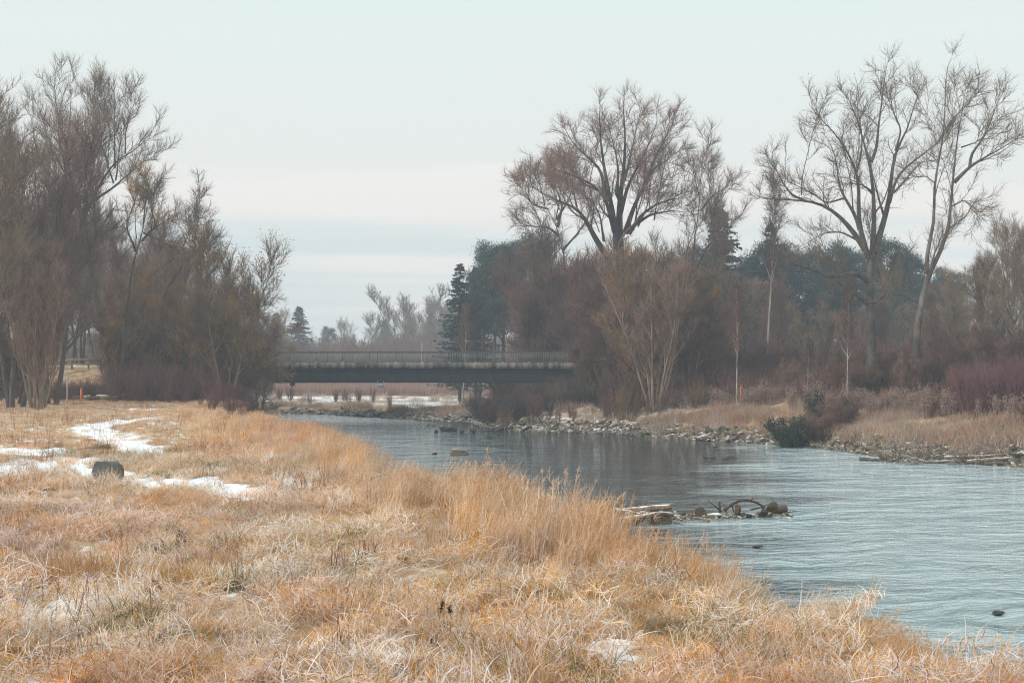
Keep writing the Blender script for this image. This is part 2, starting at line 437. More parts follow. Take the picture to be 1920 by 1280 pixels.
# the current ruffles the outer half of the bend; the pool under the willow stays slick, with drifting patches of each
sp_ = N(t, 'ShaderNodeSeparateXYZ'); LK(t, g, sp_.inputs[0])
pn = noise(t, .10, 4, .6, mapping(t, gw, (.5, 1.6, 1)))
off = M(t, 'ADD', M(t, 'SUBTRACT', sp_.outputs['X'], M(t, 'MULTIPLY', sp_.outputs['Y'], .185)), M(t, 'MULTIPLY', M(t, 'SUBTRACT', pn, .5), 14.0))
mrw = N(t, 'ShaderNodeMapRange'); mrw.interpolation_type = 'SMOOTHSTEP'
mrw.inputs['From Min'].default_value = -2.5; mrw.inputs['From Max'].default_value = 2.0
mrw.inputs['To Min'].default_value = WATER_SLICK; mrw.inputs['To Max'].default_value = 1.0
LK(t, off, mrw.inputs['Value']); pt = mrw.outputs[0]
hgt = M(t, 'ADD', M(t, 'ADD', M(t, 'MULTIPLY', w0, 1.8), M(t, 'MULTIPLY', w1, .5)), M(t, 'MULTIPLY', w2, .11))
bm = N(t, 'ShaderNodeBump'); bm.inputs['Distance'].default_value = WATER_DIST
LK(t, pt, bm.inputs['Strength']); LK(t, hgt, bm.inputs['Height'])
gl = N(t, 'ShaderNodeBsdfGlossy'); gl.inputs['Roughness'].default_value = .04; gl.inputs['Color'].default_value = (.95, .98, 1, 1)
LK(t, bm.outputs[0], gl.inputs['Normal'])
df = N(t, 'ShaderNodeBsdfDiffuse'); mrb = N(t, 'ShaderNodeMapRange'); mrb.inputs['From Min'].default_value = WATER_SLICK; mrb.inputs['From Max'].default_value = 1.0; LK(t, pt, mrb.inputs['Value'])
LK(t, mixc(t, mrb.outputs[0], (.02, .042, .052), (.23, .335, .355)), df.inputs['Color'])   # sky brightness painted into the ruffled water's colour, dark tree reflection into the pool's
fr_ = N(t, 'ShaderNodeFresnel'); fr_.inputs['IOR'].default_value = 2.5
mxs = N(t, 'ShaderNodeMixShader'); LK(t, fr_.outputs[0], mxs.inputs[0]); LK(t, df.outputs[0], mxs.inputs[1]); LK(t, gl.outputs[0], mxs.inputs[2])
LK(t, mxs.outputs[0], o.inputs['Surface'])

def stone_mat(name, c1, c2, moss, lo=.62, hi=.85, amount=.55):
    m, t, o = new_mat(name)
    p = obj_pos(t); g = geom_pos(t)
    c = ramp(t, noise(t, 3.5, 5, .65, p), [(.3, c1), (.7, c2)])
    c = mixc(t, ramp(t, noise(t, 1.6, 3, .6, g), [(.52, (0, 0, 0)), (.66, (1, 1, 1))]), c, moss)
    c = mixc(t, up_snow(t, lo, hi, 5, amount), c, SNOW)
    principled(t, o, c, .85, noise(t, 12, 4, .6, p), .5, .03); return m
MAT['riprap'] = stone_mat('riprap_stone', (.065, .053, .040), (.30, .235, .16), (.075, .075, .04), .8, 1.2, .75)
MAT['rock_dark'] = stone_mat('wet_dark_rock', (.03, .032, .035), (.08, .08, .08), (.04, .045, .035), 1.1, 1.3, .4)
MAT['rock_moss'] = stone_mat('mossy_rock', (.05, .04, .03), (.16, .12, .08), (.14, .10, .035), .95, 1.15, .5)
MAT['rock_frost'] = stone_mat('frosted_rock', (.17, .14, .11), (.42, .36, .29), (.10, .10, .06), .62, 1.0, .7)
MAT['boulder_tan'] = stone_mat('tan_boulder', (.16, .13, .10), (.36, .29, .22), (.12, .11, .08), .95, 1.25, .7)
MAT['boulder'] = stone_mat('boulder_granite', (.075, .085, .095), (.165, .175, .18), (.12, .105, .085), 1.2, 1.4, .3)
MAT['wood'] = stone_mat('driftwood', (.10, .07, .05), (.32, .24, .17), (.22, .15, .10), .6, .95, .7)
MAT['wood_dark'] = stone_mat('wet_driftwood', (.05, .035, .028), (.15, .105, .075), (.09, .06, .04), 1.0, 1.2, .5)

# concrete with run-off streaks, board marks
def concrete(name, c1, c2, streak, boards):
    m, t, o = new_mat(name)
    p = geom_pos(t)
    c = ramp(t, noise(t, 1.3, 5, .65, p), [(.3, c1), (.7, c2)])
    st = ramp(t, noise(t, 2.2, 4, .7, mapping(t, p, (1, 1, .12))), [(.38, (0, 0, 0)), (.60, (1, 1, 1))])
    c = mixc(t, M(t, 'MULTIPLY', st, streak), c, (.05, .05, .045))
    hgt = noise(t, 20, 3, .6, p)
    if boards:
        bd = noise(t, 1.0, 1, .5, mapping(t, p, (.03, .03, 7.0)))
        c = mixc(t, M(t, 'MULTIPLY', ramp(t, bd, [(.45, (0, 0, 0)), (.6, (1, 1, 1))]), .45), c, tuple(x * .6 for x in c1))
        hgt = bd
    principled(t, o, c, .9, hgt, .4, .02); return m
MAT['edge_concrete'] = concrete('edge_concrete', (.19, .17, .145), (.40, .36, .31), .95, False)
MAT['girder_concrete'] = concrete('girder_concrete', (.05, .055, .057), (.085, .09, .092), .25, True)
MAT['deck'] = concrete('deck_asphalt', (.05, .05, .05), (.08, .08, .08), 0, False)
MAT['rail_metal'] = flat_mat('green_grey_railing', (.075, .095, .09), .3, .55, .4, 8)
MAT['baluster_metal'] = flat_mat('galvanised_baluster', (.19, .215, .205), .3, .55, .4, 8)
MAT['post_grey'] = flat_mat('galvanised_post', (.36, .38, .39), .2, .5, .4)
MAT['post_green'] = flat_mat('grey_green_post', (.16, .22, .20), .35, .6, .3, 2)
MAT['post_orange'] = flat_mat('orange_plastic', (.72, .17, .025), .12, .5, .4)
MAT['fence_wood'] = flat_mat('fence_wood', (.30, .22, .16), .3, .85, .2)
MAT['box_grey'] = flat_mat('grey_box_metal', (.20, .22, .23), .2, .6, .3)
MAT['box_dark'] = flat_mat('dark_box', (.03, .03, .035), .2, .6, .3)
MAT['plate_pale'] = flat_mat('pale_plate', (.52, .58, .62), .15, .5, .3)
MAT['duck'] = flat_mat('duck_plumage', (.045, .038, .032), .4, .8, .2, 8)
MAT['stub'] = flat_mat('dark_stub', (.03, .024, .018), .3, .9, .2, 8)
MAT['weed_dark'] = flat_mat('dock_seed', (.075, .04, .03), .3, .9, .1)
MAT['weed_red'] = flat_mat('red_stalk', (.26, .10, .085), .3, .9, .1)
MAT['weed_brown'] = flat_mat('brown_stalk', (.20, .115, .085), .3, .9, .1)
MAT['weed_head'] = flat_mat('pale_seed_head', (.33, .235, .19), .25, .95, .1)
MAT['frost_white'] = flat_mat('snow_cap', SNOW, .04, .9, .1)

# ------------------------------------------------------------------ ground, water
SNOWP = [  # (pixel x, pixel y, half width in metres) along drifts lying on the meadow
    [(272, 846, .62), (235, 832, .66), (195, 815, .72), (166, 803, .75), (190, 795, .7), (235, 790, .6), (300, 785, .4)],
    [(255, 768, .9), (320, 767, .9)],
    [(0, 878, 2.4), (60, 886, 1.9), (130, 890, 1.4), (200, 898, .95), (270, 904, .7), (345, 908, .62), (420, 918, .52), (490, 934, .45)],
    [(30, 846, 1.6), (70, 850, 1.0)], [(95, 862, .8), (140, 872, .8)],
    [(530, 893, .35), (548, 903, .5), (560, 916, .4)],
    [(480, 935, .25), (560, 932, .2)],
    [(1500, 1150, .12), (1515, 1170, .16)], [(1770, 1195, .15), (1790, 1222, .28), (1730, 1225, .2)], [(1090, 1228, .12), (1140, 1232, .18)],
    [(690, 1226, .2), (760, 1232, .16)], [(60, 1150, .15), (90, 1152, .1)], [(660, 938, .3), (760, 945, .35)], [(1560, 1225, .2), (1620, 1228, .2)],
]
_segs = []
for line in SNOWP:
    g_ = [(*GP(a, b), w * (.9 if b < 1100 else 1.35)) for a, b, w in line]
    for a, b in zip(g_[:-1], g_[1:]): _segs.append((a, b))
def snow_mask(x, y):
    x = np.asarray(x, float); y = np.asarray(y, float); m = np.zeros_like(x)
    for (ax, ay, aw), (bx, by, bw) in _segs:
        dx, dy = bx - ax, by - ay; L2 = dx * dx + dy * dy
        t = np.clip(((x - ax) * dx + (y - ay) * dy) / L2, 0, 1)
        d = np.hypot(x - ax - t * dx, y - ay - t * dy); w = aw + (bw - aw) * t
        m = np.maximum(m, np.clip(1.35 - d / w * .75, 0, .74))
    far = sstep(134, 142, y)
    sr = s_right(x, y); sl = s_left(x, y)
    m = np.maximum(m, far * (.52 + .3 * wob(x, y, 14, 10)) * (1 - sstep(208, 214, y)) * np.where(sr > 0, sstep(3, 7, sr), sstep(1, 4, sl)))
    nr = (sr > 1.5) & (sr < 40) & (y < 112) & (y > 40)
    m = np.where(nr, np.maximum(m, .28 + .14 * wob(x, y, 6, 11)), m)
    nr2 = (sr > 0) & (sr < 9) & (y > 96) & (y < 128) & (x < 14)
    m = np.where(nr2, np.maximum(m, .45), m)
    # road edge ridge
    ridge = ((np.abs(y - 122) < 2.2) & (x < -35)) | ((np.abs(y - 118) < 1.6) & (x > 14))
    m = np.where(ridge, np.maximum(m, .42), m)
    nearl = (sl > 0) & (y < 110)
    m = np.where(nearl, np.maximum(m, .30 + .16 * wob(x, y, 7, 12)), m)
    return m
ny, nx = 430, 300
tt = np.linspace(0, 1, ny)
ys = -16 + 12 * (np.exp(tt * math.log(77.5)) - 1)
ux = np.linspace(-1, 1, nx)
Y, U = np.meshgrid(ys, ux, indexing='ij')
X = U * (.62 * (Y + 20) + 8)
Z = height(X, Y)
idx = np.arange(ny * nx).reshape(ny, nx)
quads = np.stack([idx[:-1, :-1], idx[:-1, 1:], idx[1:, 1:], idx[1:, :-1]], -1).reshape(-1, 4)
gm = mesh_np('ground', np.stack([X, Y, Z], -1).reshape(-1, 3), quads, None, {'snow': snow_mask(X, Y).ravel(), 'silt': (sstep(1.7, .9, np.where(s_left(X, Y) > -.2, s_left(X, Y), s_right(X, Y)))).ravel()}, smooth=True)
obj('ground', gm, MAT['ground'], kind='structure')
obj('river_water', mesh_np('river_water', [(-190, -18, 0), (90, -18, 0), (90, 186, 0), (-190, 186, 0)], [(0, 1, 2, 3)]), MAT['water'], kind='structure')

# ------------------------------------------------------------------ bridge
BY, BW = 128.0, 8.0
BX0, BX1 = -34.0, 14.0
br = thing('concrete_bridge', 'low grey concrete road bridge with metal railing spanning the river', 'bridge', (0, BY, 0))
def camber(x): return .07 * (1 - ((x + 10) / 24.0) ** 2)
xs = np.linspace(BX0, BX1, 17)
def sweep(profile, x0=BX0, x1=BX1, n=17, name='girder'):
    """closed profile in (y,z) swept along the bridge with its camber"""
    xx = np.linspace(x0, x1, n); k = len(profile)
    V = np.array([(x, y, z + camber(x)) for x in xx for y, z in profile])
    q = [(i * k + j, i * k + (j + 1) % k, (i + 1) * k + (j + 1) % k, (i + 1) * k + j) for i in range(n - 1) for j in range(k)]
    mb = MB(); mb.add(V, q)
    for e, rev in ((0, False), ((n - 1) * k, True)):
        c_ = len(V) if not rev else len(V) + 1
    # end caps as fans
    c0 = np.mean(V[:k], 0); c1 = np.mean(V[-k:], 0)
    base = len(V)
    mb.add(np.array([*V[:k], c0, *V[-k:], c1]), None, [(k, (j + 1) % k, j) for j in range(k)] + [(2 * k + 1, k + 1 + j, k + 1 + (j + 1) % k) for j in range(k)])
    return mb.mesh(name)
ZD = 5.26   # top of edge beam
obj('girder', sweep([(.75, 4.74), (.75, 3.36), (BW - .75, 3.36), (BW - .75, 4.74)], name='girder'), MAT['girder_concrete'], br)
obj('deck_slab', sweep([(.32, 5.02), (.32, 4.745), (BW - .32, 4.745), (BW - .32, 5.02)], name='deck_slab'), MAT['deck'], br)
joints = [BX0, -20.5, -14.45, -2.0, BX1]
for a, b_ in zip(joints[:-1], joints[1:]):
    obj('edge_beam', sweep([(0, ZD), (0, 4.70), (.30, 4.70), (.30, ZD)], a + .012, b_ - .012, 7, 'edge_beam'), MAT['edge_concrete'], br)
obj('edge_beam', sweep([(BW - .3, ZD), (BW - .3, 4.7), (BW, 4.7), (BW, ZD)], BX0, BX1, 17, 'edge_beam_back'), MAT['edge_concrete'], br)
mb = MB(); mb.box((-.035, -.03, 0), (.035, .03, 1.0)); post_me = mb.mesh('railing_post')
mb = MB(); mb.box((-.016, -.016, 0), (.016, .016, .86)); bal_me = mb.mesh('baluster')
mb = MB(); mb.box((-.06, -.06, 0), (.06, .06, .05)); mb.box((-.04, -.04, .05), (.04, .04, .11)); foot_me = mb.mesh('post_foot'); foot_me.materials.append(MAT['plate_pale'])
post_me.materials.append(MAT['rail_metal']); bal_me.materials.append(MAT['baluster_metal'])
def rail_mesh(y):
    mb = MB()
    for z0, h, w in ((ZD + .98, .08, .05), (ZD + .10, .04, .025)):
        xx = np.linspace(BX0, BX1, 25)
        for a, b_ in zip(xx[:-1], xx[1:]):
            ca, cb = camber(a), camber(b_)
            mb.add([(a, y - w, z0 + ca), (b_, y - w, z0 + cb), (b_, y + w, z0 + cb), (a, y + w, z0 + ca),
                    (a, y - w, z0 + h + ca), (b_, y - w, z0 + h + cb), (b_, y + w, z0 + h + cb), (a, y + w, z0 + h + ca)],
                   [(0, 3, 2, 1), (4, 5, 6, 7), (0, 1, 5, 4), (2, 3, 7, 6)] + ([(3, 0, 4, 7)] if a == BX0 else []) + ([(1, 2, 6, 5)] if b_ == BX1 else []))
    return mb.mesh('railing')
for side, y in enumerate((.15, BW - .15)):
    rl = obj('railing', rail_mesh(y), MAT['rail_metal'], br)
    px_ = np.arange(BX0 + .6, BX1, 2.5)
    for x in px_:
        obj('post', post_me, None, rl, (x, y, ZD + camber(x) - .01))
        if side == 0: obj('post_foot', foot_me, None, rl, (x, y, ZD + camber(x) - .005))
    bx_ = np.arange(BX0 + .2, BX1, .162)
    bx_ = np.array([x for x in bx_ if np.min(np.abs(px_ - x)) > .06])
    if side == 0:
        for x in bx_: obj('baluster', bal_me, None, rl, (x, y, ZD + .125 + camber(x)))
    else:
        mb = MB()
        for x in bx_: mb.box((x - .011, y - .011, ZD + .125 + camber(x)), (x + .011, y + .011, ZD + .985 + camber(x)))
        obj('balusters', mb.mesh('balusters'), MAT['baluster_metal'], rl, kind='stuff')
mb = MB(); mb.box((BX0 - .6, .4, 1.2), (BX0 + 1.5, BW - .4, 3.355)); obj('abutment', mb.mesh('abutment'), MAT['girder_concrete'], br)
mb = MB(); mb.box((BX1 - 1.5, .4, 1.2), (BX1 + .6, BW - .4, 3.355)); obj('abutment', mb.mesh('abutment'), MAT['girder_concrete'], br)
x = PXX(545, BY)
mb = MB(); mb.box((x - .2, .9, 3.17), (x + .2, 1.3, 3.45)); mb.box((x - .06, .98, 3.02), (x + .06, 1.2, 3.17)); obj('drain_outlet', mb.mesh('drain_outlet'), MAT['box_dark'], br)
x = PXX(712, BY)
mb = MB(); mb.box((x - .33, .7, 3.02), (x + .33, .74, 3.36)); mb.box((x - .3, .66, 3.34), (x - .25, .7, 3.6)); mb.box((x + .25, .66, 3.34), (x + .3, .7, 3.6)); obj('gauge_plate', mb.mesh('gauge_plate'), MAT['plate_pale'], br)
# asphalt of the approach roads
mb = MB()
for a, b_ in ((-110, BX0 - .01), (BX1 + .01, 110)):
    mb.add([(a, BY + .6, 5.09), (b_, BY + .6, 5.09), (b_, BY + 7.4, 5.09), (a, BY + 7.4, 5.09)], [(0, 1, 2, 3)])
obj('road', mb.mesh('road'), MAT['deck'], kind='structure')

# ------------------------------------------------------------------ trees
def wander_line(p0, d0, L, K, up, w, rg):
    p = np.array(p0, float); d = np.array(d0, float); d /= np.linalg.norm(d); o = [p.copy()]
    for k in range(K - 1):
        d = d + np.array([0, 0, up / (K - 1)]) + rg.normal(0, w, 3); d /= np.linalg.norm(d)
        p = p + d * L / (K - 1); o.append(p.copy())
    return np.array(o)
def generic_limbs(rg, H, r, stems=1, limbs=14, base=.25, ang=(.5, 1.0), llen=.45, up=.8, lean=.05, splay=.25, w=.05):
    out_ = []
    for s in range(stems):
        a = rg.uniform(0, 6.28) if stems == 1 else (s + rg.uniform(-.35, .35)) / stems * 6.283; sp = splay * rg.uniform(.4, 1) if stems > 1 else lean
        h = H * (rg.uniform(.75, 1) if stems > 1 else 1)
        p0 = (0, 0, -.3) if stems == 1 else (math.cos(a) * r * 1.5, math.sin(a) * r * 1.5, -.3)
        tr = wander_line(p0, (math.cos(a) * sp, math.sin(a) * sp, 1), h, 14, .25 if stems > 1 else .1, w, rg)
        rs = r * (1 if stems == 1 else rg.uniform(.5, .85))
        out_.append((tr, rs, .02))
        nl = max(3, int(limbs / stems))
        for i in range(nl):
            t = base + (.95 - base) * (i + rg.uniform(0, 1)) / nl
            f = t * 13; k = int(f); p = tr[k] * (1 - f + k) + tr[min(k + 1, 13)] * (f - k)
            az = i * 2.4 + rg.uniform(-.5, .5) + a
            an = rg.uniform(*ang) * (1.15 - .55 * t)
            d = (math.cos(az) * math.sin(an), math.sin(az) * math.sin(an), math.cos(an))
            L = h * llen * rg.uniform(.7, 1.1) * (1.1 - .75 * t)
            out_.append((wander_line(p, d, L, 10, up * .5, .07, rg), rs * (1 - t) * .55 + .02, .012))
    return out_
PROTO = {}
def proto(key, seed, limbs_kw, levels, trunk_mat, crown_mat, leaves=None, leaf_mat='leaf_brown'):
    rg = np.random.default_rng(seed)
    L = generic_limbs(rg, **limbs_kw)
    tm, cm_, lm = build_tree_meshes(key, L, levels, 7, 1, rg, leaves)
    tm.materials.append(MAT[trunk_mat]); cm_.materials.append(MAT[crown_mat])
    if lm: lm.materials.append(MAT[leaf_mat])
    z = np.empty(len(cm_.vertices) * 3, np.float32); cm_.vertices.foreach_get('co', z)
    PROTO[key] = (tm, cm_, lm, float(z[2::3].max()))
def lv(n, t0, ln, ang=(.4, .9), K=4, up=.2, wander=.12, rr=.45, rmin=.012, falloff=.45, sides=3, t1=1.0):
    return dict(n=n, t0=t0, t1=t1, ln=ln, ang=ang, K=K, up=up, wander=wander, rr=rr, rmin=rmin, falloff=falloff, sides=sides)
for i in range(3):    # broad bare trees, grey
    proto(f'broad{i}', 100 + i, dict(H=18, r=.30, limbs=17, base=.22, ang=(.6, 1.15), llen=.48, up=.8, w=.05),
          [lv(8, .2, (1.8, 4.2), K=7, up=.25, wander=.16, rmin=.016, sides=3), lv(7, .15, (.8, 1.7), K=3, up=.3, rmin=.015), lv(8, .1, (.45, 1.25), ang=(.3, .85), K=2, rmin=0.0105, up=.2)],
          'bark_grey', 'twig_grey')
for i in range(2):    # dense, fine-twigged trees
    proto(f'dense{i}', 120 + i, dict(H=18, r=.26, stems=3, limbs=27, base=.2, ang=(.4, .9), llen=.36, up=1.0, splay=.22, w=.04),
          [lv(8, .15, (1.6, 3.6), K=6, up=.35, wander=.15, rmin=.017), lv(8, .1, (.8, 1.9), K=3, up=.25, wander=.15, rmin=.015), lv(7, .1, (.5, 1.4), ang=(.3, .9), K=2, rmin=0.0088, up=.2)],
          'bark_grey', 'twig_brown')
for i in range(2):    # upright hazel / alder with many stems
    proto(f'stems{i}', 140 + i, dict(H=11, r=.13, stems=8, limbs=40, base=.25, ang=(.3, .7), llen=.3, up=.9, splay=.42, w=.035),
          [lv(6, .15, (.8, 1.8), K=5, up=.5, rmin=.015), lv(5, .1, (.5, 1.1), K=3, up=.4, rmin=0.0140), lv(3, .2, (.3, .6), K=2, rmin=0.0105)],
          'bark_tan', 'twig_brown')
for i in range(2):    # rounded willow scrub, reddish twigs
    proto(f'scrub{i}', 160 + i, dict(H=8.5, r=.14, stems=7, limbs=42, base=.15, ang=(.5, 1.2), llen=.45, up=.6, splay=.75, w=.06),
          [lv(8, .1, (1.0, 2.6), K=5, up=.3, wander=.18, rmin=.015), lv(7, .1, (.5, 1.4), K=3, up=.25, wander=.18, rmin=0.0150), lv(5, .2, (.3, .75), K=2, rmin=0.0130)],
          'bark_dark', 'twig_mauve')
for i in range(2):    # slender birches
    proto(f'birch{i}', 180 + i, dict(H=16, r=.13, limbs=22, base=.38, ang=(.35, .7), llen=.22, up=.6, lean=.04, w=.018),
          [lv(6, .15, (.7, 1.6), K=5, up=.2, rmin=.014), lv(5, .15, (.4, 1.0), K=3, up=0, rmin=0.0105), lv(3, .2, (.3, .6), K=2, up=-.2, rmin=0.0088)],
          'bark_birch', 'twig_mauve')
proto('lichen', 200, dict(H=12, r=.2, stems=3, limbs=26, base=.2, ang=(.5, 1.1), llen=.42, up=.6, splay=.35, w=.06),
      [lv(7, .15, (1.2, 2.6), K=6, up=.3, rmin=.014), lv(6, .1, (.6, 1.4), K=4, up=.2, rmin=0.0158), lv(3, .2, (.3, .7), K=2, rmin=0.0123)],
      'bark_orange', 'twig_lichen')
proto('leafy', 210, dict(H=11, r=.14, stems=4, limbs=28, base=.2, ang=(.4, .9), llen=.34, up=.9, splay=.3, w=.05),
      [lv(6, .15, (1.0, 2.2), K=5, up=.4, rmin=.012), lv(6, .1, (.5, 1.4), K=3, up=.3, rmin=0.0130), lv(5, .1, (.35, .9), K=2, up=.3, rmin=0.010)],
      'bark_tan', 'twig_lichen', leaves=5200)
proto('fan', 220, dict(H=15, r=.3, stems=7, limbs=45, base=.25, ang=(.3, .7), llen=.35, up=.9, splay=.7, w=.035),
      [lv(7, .2, (1.2, 2.8), K=5, up=.5, rmin=.032), lv(6, .15, (.7, 1.6), K=3, up=.4, rmin=.026), lv(3, .2, (.4, .9), K=2, up=.4, rmin=.022)],
      'bark_grey', 'twig_grey')
LANDMARKS = [(-20, 'left edge of the view'), (66, 'pale stem clump'), (152, 'orange marker post'), (214, 'tall sweeping left tree'), (300, 'slanting dark tree'), (425, 'slender brown-leaved tree'),
             (1163, 'great willow'), (1282, 'forked tree'), (1381, 'marked birch sapling'), (1438, 'slender pale birch'), (1535, 'small fanned pollard'),
             (1586, 'thin white birch'), (1637, 'tall pale-barked tree'), (1716, 'crooked leaning tree'), (1880, 'right edge of the view')]
_used = {}
def which(px, D, top, what, near, far):
    lx, nm = min(LANDMARKS, key=lambda q: abs(q[0] - px))
    side = 'directly behind' if abs(lx - px) < 9 else ('left of' if px < lx else 'right of')
    if 'edge' in nm: side = 'by'
    dp = near if D < 106 else ('' if D < 138 else far)
    for sz in ('', 'low ', 'taller ', 'thin ', 'broad ', 'faint '):
        lab = f'{sz}{what} {side} the {nm}' + (f', {dp}' if dp else '')
        if lab not in _used: _used[lab] = 1; return lab
    return lab
def place(key, px, D, top, label, name='bare_tree', cat='tree', group=None, rot=None, sx=1.0, tilt=0):
    tm, cm_, lm, H0 = PROTO[key]
    x = PXX(px, D); z = hz(x, D)
    H = P(px, top, D)[2] - z; s = H / H0
    root = thing(name, label, cat, (x, D, z), rng.uniform(0, 6.28) if rot is None else rot, group)
    root.scale = (s * sx, s * sx, s)
    if tilt: root.rotation_euler[1] = tilt
    obj('trunk', tm, None, root); obj('crown', cm_, None, root)
    if lm: obj('leaves', lm, None, root)
    return root

# --- hero trees, limbs laid out one by one in the photograph's places with their own depth
def hero(name, label, D, base_px, limbs, levels, trunk_mat, crown_mat, seed, leaves=None, leaf_mat='leaf_black', extra=0):
    rg = np.random.default_rng(seed)
    bx = PXX(base_px, D); bz = hz(bx, D); base = np.array([bx, D, bz])
    L = []
    for pts, r0, r1, slope in limbs:
        q = []
        x0 = P(*pts[0][:2], D)
        d0 = slope[0] if isinstance(slope, tuple) else 0.0
        sl_ = slope[1] if isinstance(slope, tuple) else slope
        for (a, b_) in pts:
            w0 = P(a, b_, D); dist = math.hypot(w0[0] - x0[0], w0[2] - x0[2])
            dy = d0 + sl_ * dist
            w = P(a, b_, D + dy); q.append(w - base)
        L.append((np.array(q), r0 * .74, r1))
    # limbs towards and away from the viewer that the outline does not show
    for k in range(extra):
        p, r0, r1 = L[rg.integers(1, len(L))]
        f = rg.uniform(.05, .5); a = p[0] * (1 - f) + p[-1] * f
        sgn = 1 if k % 2 else -1
        d = np.array([rg.uniform(-.4, .4), sgn * rg.uniform(.4, .8), 1.0])
        L.append((wander_line(a, d, rg.uniform(4, 7), 10, .4, .07, rg), r0 * .4, .015))
    tm, cm_, lm = build_tree_meshes(name, L, levels, 9, 1, rg, leaves)
    root = thing(name, label, 'tree', tuple(base))
    obj('trunk', tm, MAT[trunk_mat], root); obj('crown', cm_, MAT[crown_mat], root)
    if lm: obj('leaves', lm, MAT[leaf_mat], root)
    return root
def Z4(*pts): return [(840 + a / 2.977, 150 + b_ / 2.977) for a, b_ in pts]
def Z6(*pts): return [(1300 + a / 3.048, 60 + b_ / 3.048) for a, b_ in pts]
def Z7(*pts): return [(1300 + a / 2.91, 460 + b_ / 2.91) for a, b_ in pts]
hero('great_willow', 'great bare willow with thick upswept limbs rising above the right bank scrub', 114, 1163, [
    ([(1163, 745), (1162, 640), (1160, 540), (1158, 455), (1150, 400), *Z4((870, 500), (850, 330), (840, 200), (850, 90))], 1.0, .04, 0.0),
    (Z4((960, 1000), (955, 800), (960, 650), (985, 480), (990, 300), (980, 180), (975, 80)), .55, .03, .12),
    (Z4((930, 850), (880, 660), (820, 590), (720, 540), (600, 500), (560, 470)), .30, .02, -.35),
    (Z4((885, 680), (855, 500), (790, 440), (700, 360), (660, 290), (640, 240)), .28, .02, .25),
    (Z4((900, 1000), (830, 900), (780, 800), (720, 710), (620, 680), (540, 640), (450, 590), (430, 560)), .42, .02, -.15),
    (Z4((990, 850), (1040, 700), (1090, 600), (1140, 500), (1230, 440), (1330, 370)), .34, .02, .3),
    (Z4((1110, 560), (1170, 400), (1220, 310), (1250, 220)), .18, .02, -.2),
    (Z4((960, 760), (1000, 600), (1060, 480), (1100, 400), (1140, 320), (1170, 210)), .28, .02, -.4),
    (Z4((1010, 860), (1080, 750), (1170, 690), (1270, 660), (1340, 590)), .26, .02, -.2),
    (Z4((1040, 810), (1130, 750), (1250, 730), (1340, 740)), .22, .02, .5),
    (Z4((945, 640), (950, 480), (930, 380), (890, 250)), .2, .02, .4),
    (Z4((985, 560), (1020, 420), (1050, 280), (1080, 150)), .17, .02, .2),
    (Z4((850, 620), (750, 580), (680, 480), (610, 440)), .15, .02, .5),
    (Z4((720, 710), (700, 620), (640, 560), (600, 540)), .12, .02, .2),
    (Z4((870, 900), (850, 760), (800, 660), (740, 640)), .16, .02, -.5),
    ], [lv(10, .28, (1.5, 4.6), ang=(.35, .85), K=8, up=.22, wander=.16, rmin=.02, rr=.5, sides=4, falloff=.6), lv(8, .12, (.8, 2.0), ang=(.4, 1.0), K=4, up=.15, wander=.16, rmin=.015), lv(9, .1, (.45, 1.4), ang=(.3, .9), K=2, rmin=0.0095, up=.1)],
    'bark_dark', 'twig_brown', 31, extra=6)
